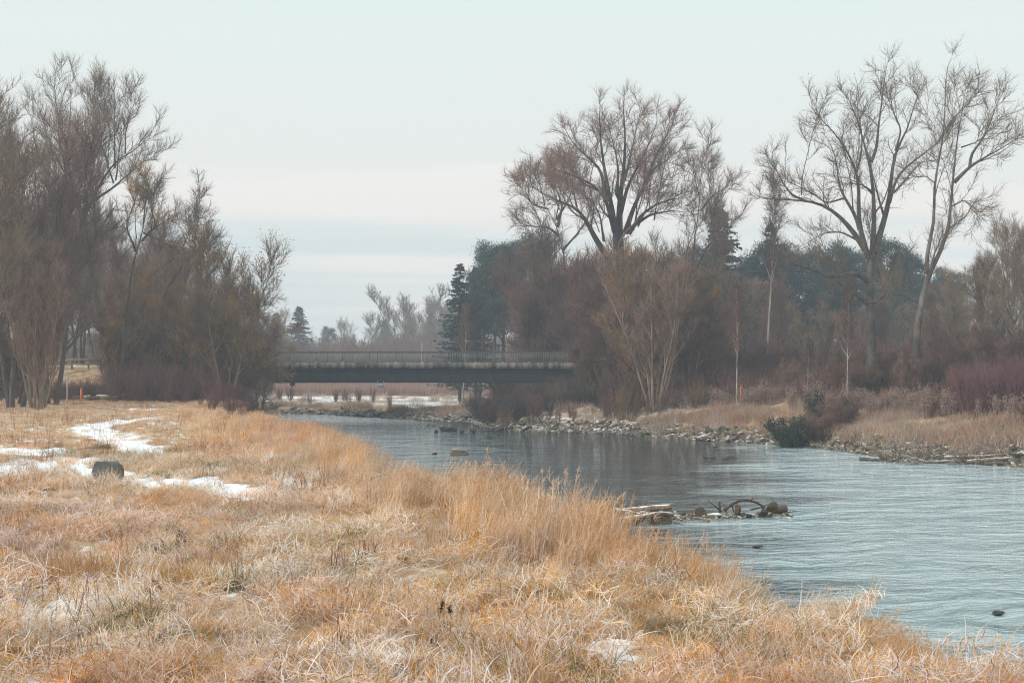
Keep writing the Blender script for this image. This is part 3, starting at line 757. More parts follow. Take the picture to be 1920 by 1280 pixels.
hero('tall_poplar', 'tall pale-barked tree forking into five stems on the right bank', 95, 1637, [
    ([(1638, 745), *Z7((975, 700), (970, 560), (965, 300), (960, 120)), *Z6((1030, 1280), (1035, 1100), (1030, 900), (1018, 730), (960, 610), (930, 480), (890, 320), (800, 280))], .62, .02, 0.0),
    (Z6((1018, 740), (1050, 660), (1055, 560), (1075, 420), (1090, 280), (1110, 170)), .17, .02, .2),
    (Z6((1000, 1290), (960, 1160), (940, 1040), (950, 900), (935, 790), (890, 700), (800, 560), (720, 500), (650, 400)), .30, .02, -.12),
    (Z6((935, 800), (960, 700), (965, 600), (940, 440), (900, 380)), .12, .015, .3),
    (Z6((1035, 1260), (1080, 1110), (1120, 980), (1130, 830), (1160, 640), (1220, 600), (1250, 440), (1330, 260)), .34, .02, .15),
    (Z6((1120, 980), (1160, 830), (1240, 750), (1340, 680), (1430, 600), (1500, 480)), .17, .015, -.2),
    (Z6((1155, 680), (1190, 560), (1130, 430), (1100, 330)), .12, .015, -.3),
    (Z6((985, 1250), (900, 1120), (800, 1020), (700, 970), (630, 965), (510, 955), (400, 960), (330, 915)), .30, .02, -.1),
    (Z6((640, 965), (560, 930), (510, 860), (460, 760), (450, 690)), .13, .015, .3),
    (Z6((860, 950), (760, 980), (680, 920), (600, 880), (540, 860)), .10, .015, -.4),
    (Z6((950, 1130), (930, 1050), (870, 960), (830, 880), (820, 740), (770, 600), (700, 540)), .2, .015, .3),
    (Z6((1025, 915), (960, 870), (900, 865), (850, 890)), .12, .02, -.5),
    (Z6((960, 1200), (840, 1140), (740, 1150), (640, 1210)), .13, .015, .5),
    (Z7((955, 200), (900, 150), (800, 160), (730, 185), (680, 140), (600, 120), (490, 70)), .26, .02, -.3),
    (Z7((960, 330), (890, 270), (830, 240), (780, 190), (770, 120)), .2, .02, -.5),
    (Z7((975, 330), (1050, 270), (1080, 120), (1160, 80)), .18, .02, .4),
    (Z7((800, 160), (780, 100), (720, 60)), .12, .015, .2),
    ], [lv(7, .3, (1.4, 4.0), ang=(.35, .85), K=8, up=.2, wander=.16, rmin=.016, rr=.5, sides=4, falloff=.6), lv(6, .12, (.7, 1.8), ang=(.4, 1.0), K=4, up=.15, wander=.16, rmin=.012), lv(8, .1, (.4, 1.25), ang=(.3, .9), K=2, rmin=0.0085, up=.1)],
    'bark_pale', 'twig_grey', 32, leaves=900, extra=5)
hero('leaning_tree', 'tall bare tree with a crooked leaning trunk near the right edge of the view', 90, 1716, [
    ([(1716, 735), *Z7((1213, 640), (1215, 500), (1225, 400), (1250, 270), (1265, 180), (1310, 90), (1370, 10)), *Z6((1475, 1100), (1465, 930), (1490, 860), (1475, 760), (1500, 700), (1525, 660), (1500, 540), (1550, 430), (1560, 300))], .42, .02, 0.0),
    (Z6((1490, 860), (1580, 770), (1660, 720), (1770, 660), (1860, 600)), .2, .02, -.25),
    (Z6((1580, 770), (1585, 700), (1650, 620), (1690, 540), (1740, 400), (1760, 320)), .15, .015, .25),
    (Z7((1270, 150), (1275, 60), (1270, -20)) + Z6((1385, 1150), (1375, 1000), (1375, 870), (1410, 700), (1435, 560), (1440, 380), (1440, 200), (1490, 110)), .2, .02, .12),
    (Z6((1470, 1000), (1545, 960), (1590, 990), (1620, 1025)), .10, .015, -.4),
    (Z6((1375, 860), (1330, 825), (1260, 830)), .07, .015, .4),
    (Z6((1440, 560), (1500, 480), (1600, 380), (1640, 330)), .08, .015, .4),
    (Z6((1530, 660), (1620, 630), (1700, 560)), .08, .015, -.3),
    (Z7((1225, 300), (1180, 280), (1110, 240)), .07, .015, .3),
    ], [lv(8, .3, (1.4, 4.0), ang=(.35, .85), K=8, up=.2, wander=.16, rmin=.016, rr=.5, sides=4, falloff=.6), lv(6, .12, (.7, 1.8), ang=(.4, 1.0), K=4, up=.15, wander=.16, rmin=.012), lv(8, .1, (.4, 1.25), ang=(.3, .9), K=2, rmin=0.0085, up=.1)],
    'bark_pale', 'twig_grey', 33, leaves=300, extra=4)
def Z1(*pts): return [(a / 2.977, 100 + b_ / 2.977) for a, b_ in pts]
hero('ash_tree', 'tall bare tree on the left bank with limbs sweeping out to the right', 106, 214, [
    ([(214, 760), (200, 650), (176, 540), (160, 440), *Z1((470, 820), (475, 640), (480, 500), (480, 330), (470, 220))], .42, .02, 0.0),
    (Z1((450, 960), (520, 800), (600, 660), (660, 590), (760, 540), (830, 460), (870, 420)), .24, .015, -.2),
    (Z1((520, 820), (620, 760), (700, 690), (790, 610), (890, 560), (915, 545)), .16, .015, .3),
    (Z1((640, 640), (640, 480), (640, 330), (640, 190)), .12, .012, .2),
    (Z1((480, 620), (520, 480), (560, 330), (570, 180)), .14, .012, -.3),
    (Z1((460, 900), (400, 700), (370, 560), (390, 380), (400, 200), (390, 100)), .22, .012, .3),
    (Z1((380, 540), (330, 400), (310, 250), (300, 130)), .12, .012, -.3),
    (Z1((700, 560), (700, 440), (730, 330), (735, 200)), .09, .012, .2),
    (Z1((330, 840), (380, 720), (470, 610), (560, 560)), .12, .012, -.5),
    (Z1((440, 860), (320, 740), (220, 600), (180, 420), (190, 250)), .2, .012, .2),
    ], [lv(8, .22, (1.6, 4.4), ang=(.35, .8), K=8, up=.3, wander=.15, rmin=.016, rr=.5, falloff=.6), lv(8, .12, (.8, 1.9), ang=(.4, .95), K=4, up=.25, wander=.15, rmin=.0125), lv(9, .1, (.45, 1.3), ang=(.3, .85), K=2, rmin=0.009, up=.15)],
    'bark_grey', 'twig_grey', 34, leaves=250, extra=6)
hero('crooked_alder', 'dark crooked bare tree beside the leafless thicket left of the bridge', 102, 232, [
    ([(225, 745), (235, 620), (245, 520), *Z1((740, 1150), (790, 1050), (800, 960), (820, 850), (860, 740))], .28, .02, 0.0),
    (Z1((790, 1050), (850, 980), (920, 940), (990, 895)), .13, .012, .3),
    (Z1((760, 1110), (700, 960), (740, 860), (780, 760)), .13, .012, -.3),
    (Z1((800, 1000), (880, 1040), (960, 1070)), .09, .012, .4),
    (Z1((800, 950), (815, 800), (815, 735)), .09, .012, -.3),
    ], [lv(8, .2, (1.2, 3.2), ang=(.35, .85), K=7, up=.2, wander=.18, rmin=.016, falloff=.5), lv(8, .12, (.6, 1.5), ang=(.4, 1.0), K=4, up=.15, wander=.16, rmin=.014), lv(8, .1, (.4, 1.2), ang=(.3, .9), K=2, rmin=0.0095, up=.1)],
    'bark_dark', 'twig_lichen', 35, extra=3)
hero('slanting_tree', 'dark bare tree slanting right over the thicket on the left bank', 108, 262, [
    ([(245, 740), (262, 620), *Z1((830, 1240), (920, 1180), (1000, 1130))], .2, .015, 0.0),
    ([(290, 700), (300, 600), *Z1((930, 1280), (1010, 1220), (1040, 1160), (1035, 1050), (1010, 960))], .2, .015, .1),
    (Z1((1040, 1160), (1120, 1110), (1200, 1030)), .11, .012, -.3),
    (Z1((1035, 1060), (1070, 960), (1100, 920)), .08, .012, .3),
    ], [lv(9, .2, (1.2, 3.0), ang=(.35, .85), K=7, up=.3, wander=.16, rmin=.016, falloff=.5), lv(8, .12, (.6, 1.5), ang=(.4, 1.0), K=4, up=.25, wander=.16, rmin=.014), lv(8, .1, (.4, 1.2), ang=(.3, .9), K=2, rmin=0.0095, up=.1)],
    'bark_dark', 'twig_brown', 36, extra=2)
hero('overhanging_shrub_tree', 'lichen-covered shrubby tree drooping its branches over the left end of the bridge', 112, 445, [
    ([(440, 770), (452, 700), (462, 640), (480, 600)], .16, .015, -.1),
    ([(448, 720), (480, 680), (520, 665), (550, 660)], .11, .012, -.5),
    ([(450, 690), (490, 650), (530, 625), (560, 615)], .09, .012, .2),
    ([(446, 740), (480, 725), (500, 745), (510, 762)], .09, .012, -.4),
    ([(445, 730), (470, 690), (500, 690), (530, 700)], .08, .012, -.7),
    ([(455, 690), (470, 620), (500, 570), (520, 545)], .09, .012, .3),
    ], [lv(11, .12, (1.0, 2.6), ang=(.4, 1.1), K=6, up=.05, wander=.18, rmin=.018), lv(8, .1, (.5, 1.3), ang=(.4, 1.1), K=4, up=0, wander=.18, rmin=0.0158), lv(5, .2, (.25, .7), K=2, rmin=0.0135)],
    'bark_orange', 'twig_lichen', 37)

hero('leaning_willow', 'old bare willow leaning left over the bridge end beside the great willow', 140, 1062, [
    ([(1068, 720), (1062, 600), *Z4((660, 1010), (620, 880), (600, 760), (530, 690), (440, 600))], .34, .02, 0.0),
    (Z4((620, 870), (560, 820), (480, 820), (400, 800)), .22, .02, -.2),
    (Z4((612, 820), (640, 700), (600, 600), (560, 520)), .24, .02, .3),
    (Z4((640, 1110), (560, 1090), (500, 1020), (440, 970)), .26, .02, -.3),
    (Z4((605, 780), (680, 660), (700, 560), (690, 480)), .2, .02, -.2),
    (Z4((560, 720), (480, 700), (420, 640), (390, 560)), .15, .02, .3),
    (Z4((640, 950), (720, 860), (780, 780), (800, 700)), .2, .02, .2),
    (Z4((540, 700), (520, 600), (480, 540)), .12, .02, .3),
    ], [lv(8, .2, (1.8, 5.0), ang=(.35, .85), K=8, up=.2, wander=.16, rmin=.022, rr=.5, falloff=.5), lv(8, .12, (.9, 2.2), ang=(.4, 1.0), K=4, up=.15, wander=.16, rmin=.018), lv(9, .1, (.5, 1.6), ang=(.3, .9), K=2, rmin=.012, up=.1)],
    'bark_dark', 'twig_mauve', 38, extra=3)
hero('forked_tree', 'dark forked bare tree right of the great willow with airy wide branches', 112, 1282, [
    ([(1275, 745), (1284, 640), *Z4((1290, 1270), (1370, 1080), (1365, 900), (1410, 730), (1400, 600), (1420, 470))], .26, .02, 0.0),
    (Z4((1370, 1080), (1440, 940), (1500, 870), (1580, 790), (1650, 750)), .15, .015, -.2),
    (Z4((1410, 730), (1480, 640), (1560, 600), (1590, 570)), .11, .012, .3),
    (Z4((1300, 1200), (1330, 950), (1390, 800), (1370, 740), (1300, 700)), .13, .012, .3),
    (Z4((1400, 640), (1380, 560), (1360, 480)), .07, .012, -.3),
    (Z4((1480, 890), (1470, 780), (1500, 700)), .08, .012, .3),
    ], [lv(8, .25, (1.2, 3.2), ang=(.35, .85), K=8, up=.25, wander=.15, rmin=.016, rr=.5, falloff=.5), lv(8, .12, (.7, 1.7), ang=(.4, 1.0), K=4, up=.2, wander=.15, rmin=.013), lv(9, .1, (.45, 1.3), ang=(.3, .9), K=2, rmin=.009, up=.1)],
    'bark_dark', 'twig_brown', 39, extra=2)

LB = 'bare trees crowding the left bank'
place('dense0', 30, 86, 195, 'dense fine-twigged bare tree at the left edge of the view', name='alder_tree')
place('dense1', 92, 95, 165, 'dense bare tree with tangled grey twigs behind the pale stem clump', name='alder_tree')
place('broad1', -60, 80, 130, 'broad bare tree just past the left edge of the view', name='broad_tree')
place('dense0', 128, 131, 330, 'dense brown-twigged tree rising behind the wooden fence', name='alder_tree', rot=2.0)
place('stems0', 66, 82, 430, 'clump of pale upright stems on the meadow corner beside the grey post', name='hazel_clump', cat='shrub', rot=1.0, sx=.8)
place('stems1', 80, 83.5, 480, 'slim clump of pale leaning stems just left of the grey post', name='hazel_clump', cat='shrub', rot=3.0, sx=.7)
place('lichen', 236, 105, 470, 'lichen-tinted bare tree right of the row of felled logs', name='lichen_tree')
place('lichen', 350, 104, 520, 'tree with two orange lichened stems in the left thicket', name='lichen_tree', rot=.8)
place('leafy', 425, 106, 400, 'slender tree still holding withered brown leaves left of the bridge', name='leafy_tree')
place('scrub0', 300, 112, 540, 'brown-twigged scrub tree amid the left thicket before the abutment', name='scrub_willow')
place('scrub1', 390, 113, 560, 'scrub tree half hiding the left end of the bridge railing', name='scrub_willow')
place('dense1', 470, 165, 540, 'hazy bare tree beyond the bridge above the overhanging shrub', name='alder_tree', rot=1)
place('broad2', 505, 175, 565, 'hazy round-crowned bare tree beside the far conifers left of the bridge', name='broad_tree')
place('dense0', 400, 150, 470, 'bare tree rising beyond the road behind the leafy slender tree', name='alder_tree', rot=5)
place('dense1', 330, 145, 440, 'bare tree rising beyond the road behind the crooked dark tree', name='alder_tree', rot=.3)
place('broad0', 200, 150, 360, 'bare tree standing beyond the road behind the lichen-tinted tree', name='broad_tree', rot=2.2)
for i, (a, D, tp, k) in enumerate(((60, 126, 300, 'dense0'), (150, 132, 390, 'dense1'), (185, 134, 420, 'dense0'), (235, 118, 450, 'dense1'), (275, 125, 470, 'dense0'), (310, 130, 520, 'dense1'), (100, 130, 380, 'broad2'), (-30, 100, 230, 'dense0'), (365, 124, 520, 'dense0'), (268, 118, 385, 'dense1'), (302, 115, 425, 'dense0'), (452, 117, 520, 'dense1'), (486, 119, 575, 'dense0'))):
    place(k, a, D, tp, which(a, D, tp, 'brown leafless tree', 'close to the meadow', 'beyond the road'), name='thicket_tree', group='leafless trees crowded behind the left meadow')
for i, (a, D, tp, k) in enumerate(((28, 92, 560, 'scrub0'), (240, 112, 560, 'scrub0'), (255, 107, 600, 'scrub1'), (345, 108, 600, 'scrub0'), (420, 110, 610, 'scrub1'), (455, 114, 620, 'scrub0'))):
    place(k, a, D, tp, which(a, D, tp, 'leafless brown thicket bush', 'close to the meadow', 'beyond the road'), name='thicket_bush', cat='shrub', group='leafless bushes of the left thicket')
# right bank
place('broad0', 1352, 122, 345, 'airy bare tree behind the forked tree left of the slender birch', name='broad_tree', rot=3.9, sx=.8)
place('birch0', 1438, 118, 285, 'slender pale birch towering over the wood between two pines', name='birch_tree', rot=1.2, sx=.9)
place('birch1', 1381, 96, 520, 'thin white birch sapling on the right bank beside an orange marker', name='birch_sapling', sx=.75)
place('birch0', 1586, 88, 505, 'thin white birch before the tall pale-barked tree', name='birch_sapling', sx=.8, rot=2.5)
place('birch1', 1513, 92, 625, 'very thin young birch rising above the evergreen bush', name='birch_sapling', sx=.6, rot=1)
place('fan', 1535, 104, 560, 'small round tree with a short trunk and fanned branches', name='pollard_tree', sx=.9)
place('stems0', 1228, 100, 430, 'tall clump of lichened tan stems rooted at the water under the great willow', name='willow_clump', cat='shrub', rot=.4, sx=1.0)
place('lichen', 1195, 103, 420, 'orange-lichened stems before the trunk of the great willow', name='lichen_tree', rot=2)
place('lichen', 1290, 106, 470, 'orange-lichened stems at the right foot of the great willow', name='lichen_tree', rot=4.4)
for a, D, tp, k, lab in ((1022, 146, 455, 'scrub0', 'reddish scrub willow behind the railing right of the dark conifers'),
                         (1060, 143, 402, 'scrub1', 'reddish scrub willow left of the great trunk'),
                         (1108, 141, 420, 'scrub0', 'brown scrub willow below the great willow'),
                         (1178, 113, 450, 'scrub1', 'brown scrub willow wrapped around the foot of the great willow'),
                         (925, 109, 738, 'scrub1', 'dark willow bush hanging to the water under the bridge'),
                         (1000, 106, 730, 'scrub0', 'dark bush on the snowy stones under the bridge end'),
                         (1080, 104.5, 728, 'scrub1', 'dark bush drooping to the river below the great willow'),
                         (1265, 118, 470, 'scrub0', 'scrub willow right of the lichened stem clump'),
                         (1075, 150, 480, 'scrub0', 'reddish scrub willow behind the bridge under the leaning willow'),
                         (1142, 139, 445, 'scrub1', 'tall brown scrub at the far end of the bridge behind the great trunk'),
                         (1215, 105, 520, 'scrub0', 'dense brown scrub drooping towards the river by the tan stems'),
                         (1258, 109, 500, 'scrub1', 'dense brown scrub right of the tan stems'),
                         (1300, 113, 545, 'scrub0', 'brown scrub at the foot of the forked tree'),
                         (1130, 107, 610, 'scrub1', 'dark scrub hiding the right end of the bridge'),
                         (1325, 110, 600, 'scrub1', 'brown bush behind the seed-headed bank plants')):
    place(k, a, D, tp, lab, name='scrub_willow', cat='shrub' if tp > 590 else 'tree', sx=.78 if D > 125 else 1.0)
WB = 'bare trees of the wood behind the right bank'
for i, (a, D, tp, k) in enumerate([(1270, 128, 500, 'broad2'), (1310, 140, 480, 'dense0'), (1365, 130, 500, 'dense1'), (1400, 122, 520, 'broad1'), (1425, 145, 510, 'dense1'), (1470, 128, 500, 'dense0'),
        (1500, 140, 560, 'broad2'), (1545, 150, 540, 'birch1'), (1580, 135, 575, 'dense1'), (1610, 145, 570, 'dense0'), (1655, 125, 545, 'dense1'), (1690, 135, 560, 'broad0'), (1725, 120, 560, 'dense0'),
        (1760, 112, 520, 'dense1'), (1785, 104, 480, 'broad2'), (1830, 98, 460, 'broad1'), (1868, 92, 430, 'dense0'), (1905, 88, 385, 'broad0'), (1935, 100, 400, 'dense1'), (1640, 160, 590, 'dense1'),
        (1345, 160, 540, 'dense0'), (1450, 165, 560, 'broad0'), (1210, 140, 500, 'dense1'), (1745, 150, 590, 'dense1'), (1800, 130, 540, 'dense0'), (1870, 120, 520, 'broad2')]):
    place(k, a, D, tp, which(a, D, tp, {'d': 'finely twigged leafless tree', 'b': 'open-crowned leafless tree'}[k[0]] if k != 'birch1' else 'slim leafless tree', 'close to the bank', 'far back in the wood'), name='woodland_tree', group=WB)
for i, (a, D, tp) in enumerate([(1612, 89, 668), (1662, 90, 650), (1702, 86, 655), (1740, 86, 640), (1575, 92, 660), (1480, 96, 665), (1700, 104, 640), (1750, 100, 620), (1660, 108, 630), (1450, 112, 630), (1400, 110, 640), (1560, 118, 640), (1600, 105, 650), (1800, 96, 610), (1850, 92, 600), (1900, 88, 590), (1500, 116, 630)]):
    place(('scrub0', 'scrub1', 'stems1')[i % 3], a, D, tp, which(a, D, tp, 'brown leafless bush', 'close to the right bank', 'far back in the wood'), name='woodland_bush', cat='shrub', group='leafless bushes behind the right bank')
# far trees beyond the bridge
place('fan', 788, 310, 530, 'wide fan-shaped bare tree in the haze beyond the bridge', name='fan_tree', sx=1.35, rot=.5)
place('fan', 815, 325, 545, 'hazy upright bare tree right of the fan-shaped tree', name='fan_tree', sx=.8, rot=2.5)
place('broad0', 652, 335, 590, 'hazy bare tree above the middle of the bridge railing', name='far_tree', sx=1.1)
place('broad2', 690, 350, 600, 'hazy low bare tree right of the small round pine', name='far_tree', sx=1.1)
place('birch1', 868, 150, 560, 'pale thin birch standing before the dark spruces beyond the bridge', name='birch_tree', rot=.9)

# ------------------------------------------------------------------ conifers
def spruce_mesh(seed, H=18, rbase=4.4, sparse=1.0):
    rg = np.random.default_rng(seed)
    nb = int(430 * sparse)
    z = H * (.10 + .89 * rg.uniform(0, 1, nb) ** .85)
    L = rbase * (1 - z / H) ** .75 * rg.uniform(.45, 1.15, nb) + .2
    az = rg.uniform(0, 6.283, nb)
    K = 6
    s = np.linspace(0, 1, K)[None]
    droop = (-.28 * s + .22 * s * s) * L[:, None] * rg.uniform(.6, 1.6, nb)[:, None]
    Pb = np.stack([np.cos(az)[:, None] * s * L[:, None], np.sin(az)[:, None] * s * L[:, None], z[:, None] + droop], -1)
    R = np.repeat(np.linspace(.035, .01, K)[None], nb, 0)
    wood, ndl = MB(), MB()
    wood.add(*tubes(np.array([[(0, 0, -.3), (0, 0, H * .5), (0, 0, H)]], float), np.array([[.24, .13, .01]]), 8))
    wood.add(*tubes(Pb, R, 3))
    # sprays: little drooping tapered fans along the boughs
    per = 22
    ii = np.repeat(np.arange(nb), per); f = rg.uniform(.08, 1, len(ii)) * (K - 1); k = np.minimum(f.astype(int), K - 2); w = (f - k)[:, None]
    p = Pb[ii, k] * (1 - w) + Pb[ii, k + 1] * w
    dirb = np.stack([np.cos(az[ii]), np.sin(az[ii]), 0 * ii], -1); side = np.stack([-np.sin(az[ii]), np.cos(az[ii]), 0 * ii], -1)
    sg = rg.choice([-1, 1], len(ii))[:, None]
    d = dirb * rg.uniform(.3, .9, (len(ii), 1)) + side * sg * rg.uniform(.2, 1, (len(ii), 1)) + np.array([0, 0, 1]) * rg.uniform(-.75, .1, (len(ii), 1))
    d /= np.linalg.norm(d, axis=1, keepdims=True)
    ln_ = (rg.uniform(.25, .6, len(ii)) * (.5 + .5 * np.minimum(L[ii], 2) / 2))[:, None]
    wv = np.cross(d, rg.normal(0, 1, d.shape)); wv /= np.linalg.norm(wv, axis=1, keepdims=True)
    wd = rg.uniform(.05, .11, (len(ii), 1))
    V = np.stack([p - wv * wd * .5, p + wv * wd * .5, p + d * ln_ * .6 + wv * wd, p + d * ln_, p + d * ln_ * .6 - wv * wd], 1)
    b5 = (np.arange(len(ii)) * 5)[:, None, None]
    ndl.add(V.reshape(-1, 3), (np.array([[0, 1, 2, 4]])[None] + b5).reshape(-1, 4), (np.array([[4, 2, 3]])[None] + b5).reshape(-1, 3))
    a, b_ = wood.mesh('spruce_trunk', True), ndl.mesh('spruce_crown')
    a.materials.append(MAT['bark_dark']); b_.materials.append(MAT['needle_spruce'])
    return a, b_, None, H
def pine_mesh(seed, H=17):
    rg = np.random.default_rng(seed)
    limbs = generic_limbs(rg, H * .93, .24, limbs=24, base=.38, ang=(.9, 1.4), llen=.30, up=.5, lean=.03, w=.03)
    wood, ndl = MB(), MB()
    L0 = np.stack([resample(p, 12) for p, _, _ in limbs]); R0 = np.stack([np.linspace(a, b_, 12) for _, a, b_ in limbs])
    wood.add(*tubes(L0, R0, 7))
    ch = grow((L0[1:], R0[1:]), 6, .35, 1.0, (.6, 1.4), (.4, 1.0), 4, up=.4, rg=rg, rmin=.015)
    wood.add(*tubes(ch[0], ch[1], 3))
    tips = ch[0][:, -1]; tips = np.concatenate([tips, ch[0][:, 2], L0[:, -1]])
    per = 56
    c = np.repeat(tips, per, 0) + rg.normal(0, 1, (len(tips) * per, 3)) * np.array([.36, .36, .22])
    d = rg.normal(0, 1, c.shape) + np.array([0, 0, .5]); d /= np.linalg.norm(d, axis=1, keepdims=True)
    wv = np.cross(d, rg.normal(0, 1, d.shape)); wv /= np.linalg.norm(wv, axis=1, keepdims=True)
    ln_ = rg.uniform(.14, .3, (len(c), 1)); wd = rg.uniform(.025, .055, (len(c), 1))
    V = np.stack([c - wv * wd, c + wv * wd, c + d * ln_], 1).reshape(-1, 3)
    ndl.add(V, None, np.arange(len(V)).reshape(-1, 3))
    a, b_ = wood.mesh('pine_trunk', True), ndl.mesh('pine_crown')
    a.materials.append(MAT['bark_grey']); b_.materials.append(MAT['needle_pine'])
    return a, b_, None, H
PROTO['spruce0'] = spruce_mesh(1); PROTO['spruce1'] = spruce_mesh(2, rbase=5.0)
PROTO['pine0'] = pine_mesh(3); PROTO['pine1'] = pine_mesh(4)
for i, (a, D, tp) in enumerate(((1300, 172, 475), (1385, 176, 470), (1465, 172, 480), (1520, 178, 462), (1585, 174, 470), (1640, 182, 468), (1690, 176, 478), (1735, 182, 505))):
    place(('pine0', 'pine1', 'spruce1')[i % 3], a, D, tp, which(a, D, tp, 'dark conifer', '', 'in the hazy back row'), name='conifer_tree', group='conifers of the hazy back row', sx=1.15)
for a, D, tp, k, nm, lab, sx in (
        (862, 158, 492, 'spruce0', 'spruce_tree', 'dark drooping spruce at the left of the conifer group behind the bridge', .95),
        (898, 162, 450, 'pine0', 'pine_tree', 'tall rounded pine in the conifer group, nearest the drooping spruce', 1.05),
        (945, 160, 438, 'pine1', 'pine_tree', 'tall broad pine in the middle of the conifer group behind the bridge', 1.1),
        (985, 165, 432, 'pine0', 'pine_tree', 'pine at the right of the conifer group, half behind the reddish willow', 1.0),
        (892, 166, 500, 'spruce1', 'spruce_tree', 'dense spruce filling the gap below the tall pines', 1.0),
        (925, 157, 446, 'pine1', 'pine_tree', 'broad dark pine between the two tall pines behind the bridge', 1.1),
        (1352, 150, 388, 'spruce1', 'spruce_tree', 'spruce top poking out behind the airy tree right of the great willow', 1.0),
        (1330, 158, 440, 'pine1', 'pine_tree', 'dark pine left of the spruce top behind the airy tree', 1.1),
        (1447, 148, 415, 'spruce0', 'spruce_tree', 'narrow dark spruce directly behind the slender birch', .8),
        (1415, 160, 455, 'pine0', 'pine_tree', 'rounded pine left of the slender birch', 1.0),
        (1492, 152, 445, 'pine1', 'pine_tree', 'broad pine right of the slender birch', 1.1),
        (1555, 158, 452, 'pine0', 'pine_tree', 'pine left of the tall pale-barked tree', 1.1),
        (1612, 165, 450, 'pine1', 'pine_tree', 'pine straight behind the stems of the tall pale-barked tree', 1.1),
        (1668, 150, 425, 'pine1', 'pine_tree', 'pointed pine right of the tall pale-barked tree', .85),
        (1708, 158, 462, 'pine0', 'pine_tree', 'round pine between the two tall right-bank trees', 1.0),
        (1775, 170, 490, 'pine1', 'pine_tree', 'faint pine right of the crooked leaning tree', 1.0),
        (1250, 165, 470, 'pine0', 'pine_tree', 'pine hidden behind the right limbs of the great willow', 1.0),
        (560, 285, 573, 'spruce1', 'spruce_tree', 'large hazy blue spruce left of the river beyond the bridge', 1.15),
        (518, 295, 585, 'spruce0', 'spruce_tree', 'hazy blue spruce farthest left beyond the bridge', 1.2),
        (612, 320, 607, 'pine1', 'pine_tree', 'small round hazy pine alone above the far brush', 1.0),
        (722, 345, 598, 'spruce1', 'spruce_tree', 'hazy spruce between the bare far trees left of the fan-shaped tree', 1.1),
        (805, 350, 590, 'spruce0', 'spruce_tree', 'hazy spruce seen through the fan-shaped bare tree', 1.1)):
    place(k, a, D, tp, lab, name=nm, sx=sx)

# ------------------------------------------------------------------ scattering of uncountable growth
def scatter(name, protos, pts, rot, scl, label, cat, mat=None):
    """one object: points carrying instances of small source meshes"""
    pts = np.asarray(pts, np.float32); n = len(pts)
    col = bpy.data.collections.new(name + '_source')
    for i, me in enumerate(protos):
        o = bpy.data.objects.new(f'{name}_source_{i:02d}', me); col.objects.link(o)
    me = bpy.data.meshes.new(name); me.vertices.add(n); me.vertices.foreach_set('co', pts.ravel())
    a = me.attributes.new('rot', 'FLOAT_VECTOR', 'POINT'); a.data.foreach_set('vector', np.asarray(rot, np.float32).ravel())
    scl = np.asarray(scl, np.float32)
    if scl.ndim == 1: scl = np.repeat(scl[:, None], 3, 1)
    a = me.attributes.new('scl', 'FLOAT_VECTOR', 'POINT'); a.data.foreach_set('vector', scl.ravel())
    a = me.attributes.new('pick', 'INT', 'POINT'); a.data.foreach_set('value', rng.integers(0, len(protos), n).astype(np.int32))
    o = obj(name, me, None, kind='stuff', label=label, category=cat)
    ng = bpy.data.node_groups.new(name + '_spread', 'GeometryNodeTree')
    ng.interface.new_socket('Geometry', in_out='INPUT', socket_type='NodeSocketGeometry')
    ng.interface.new_socket('Geometry', in_out='OUTPUT', socket_type='NodeSocketGeometry')
    gi = ng.nodes.new('NodeGroupInput'); go = ng.nodes.new('NodeGroupOutput')
    iop = ng.nodes.new('GeometryNodeInstanceOnPoints'); ci = ng.nodes.new('GeometryNodeCollectionInfo')
    ci.inputs['Collection'].default_value = col; ci.inputs['Separate Children'].default_value = True; ci.inputs['Reset Children'].default_value = True
    def na(nm, dt):
        q = ng.nodes.new('GeometryNodeInputNamedAttribute'); q.data_type = dt; q.inputs['Name'].default_value = nm
        return q.outputs['Attribute']
    L = ng.links.new
    L(gi.outputs[0], iop.inputs['Points']); L(ci.outputs[0], iop.inputs['Instance']); iop.inputs['Pick Instance'].default_value = True
    L(na('pick', 'INT'), iop.inputs['Instance Index'])
    e2r = ng.nodes.new('FunctionNodeEulerToRotation'); L(na('rot', 'FLOAT_VECTOR'), e2r.inputs[0]); L(e2r.outputs[0], iop.inputs['Rotation'])
    L(na('scl', 'FLOAT_VECTOR'), iop.inputs['Scale']); L(iop.outputs[0], go.inputs[0])
    md = o.modifiers.new('spread', 'NODES'); md.node_group = ng
    return o
def rots(n, tilt=.12, rz=None):
    return np.stack([rng.normal(0, tilt, n), rng.normal(0, tilt, n), rng.uniform(0, 6.283, n) if rz is None else rz], 1)
GOLD = np.array([(.80, .50, .21), (.78, .46, .18), (.82, .60, .36), (.66, .36, .14), (.86, .70, .55), (.88, .79, .72), (.89, .86, .84), (.42, .22, .10), (.36, .32, .14)])
GW = np.array([.20, .18, .08, .13, .09, .12, .10, .08, .03]); GW /= GW.sum()
GWF = np.array([.12, .10, .07, .09, .12, .20, .20, .09, .03]); GWF /= GWF.sum()
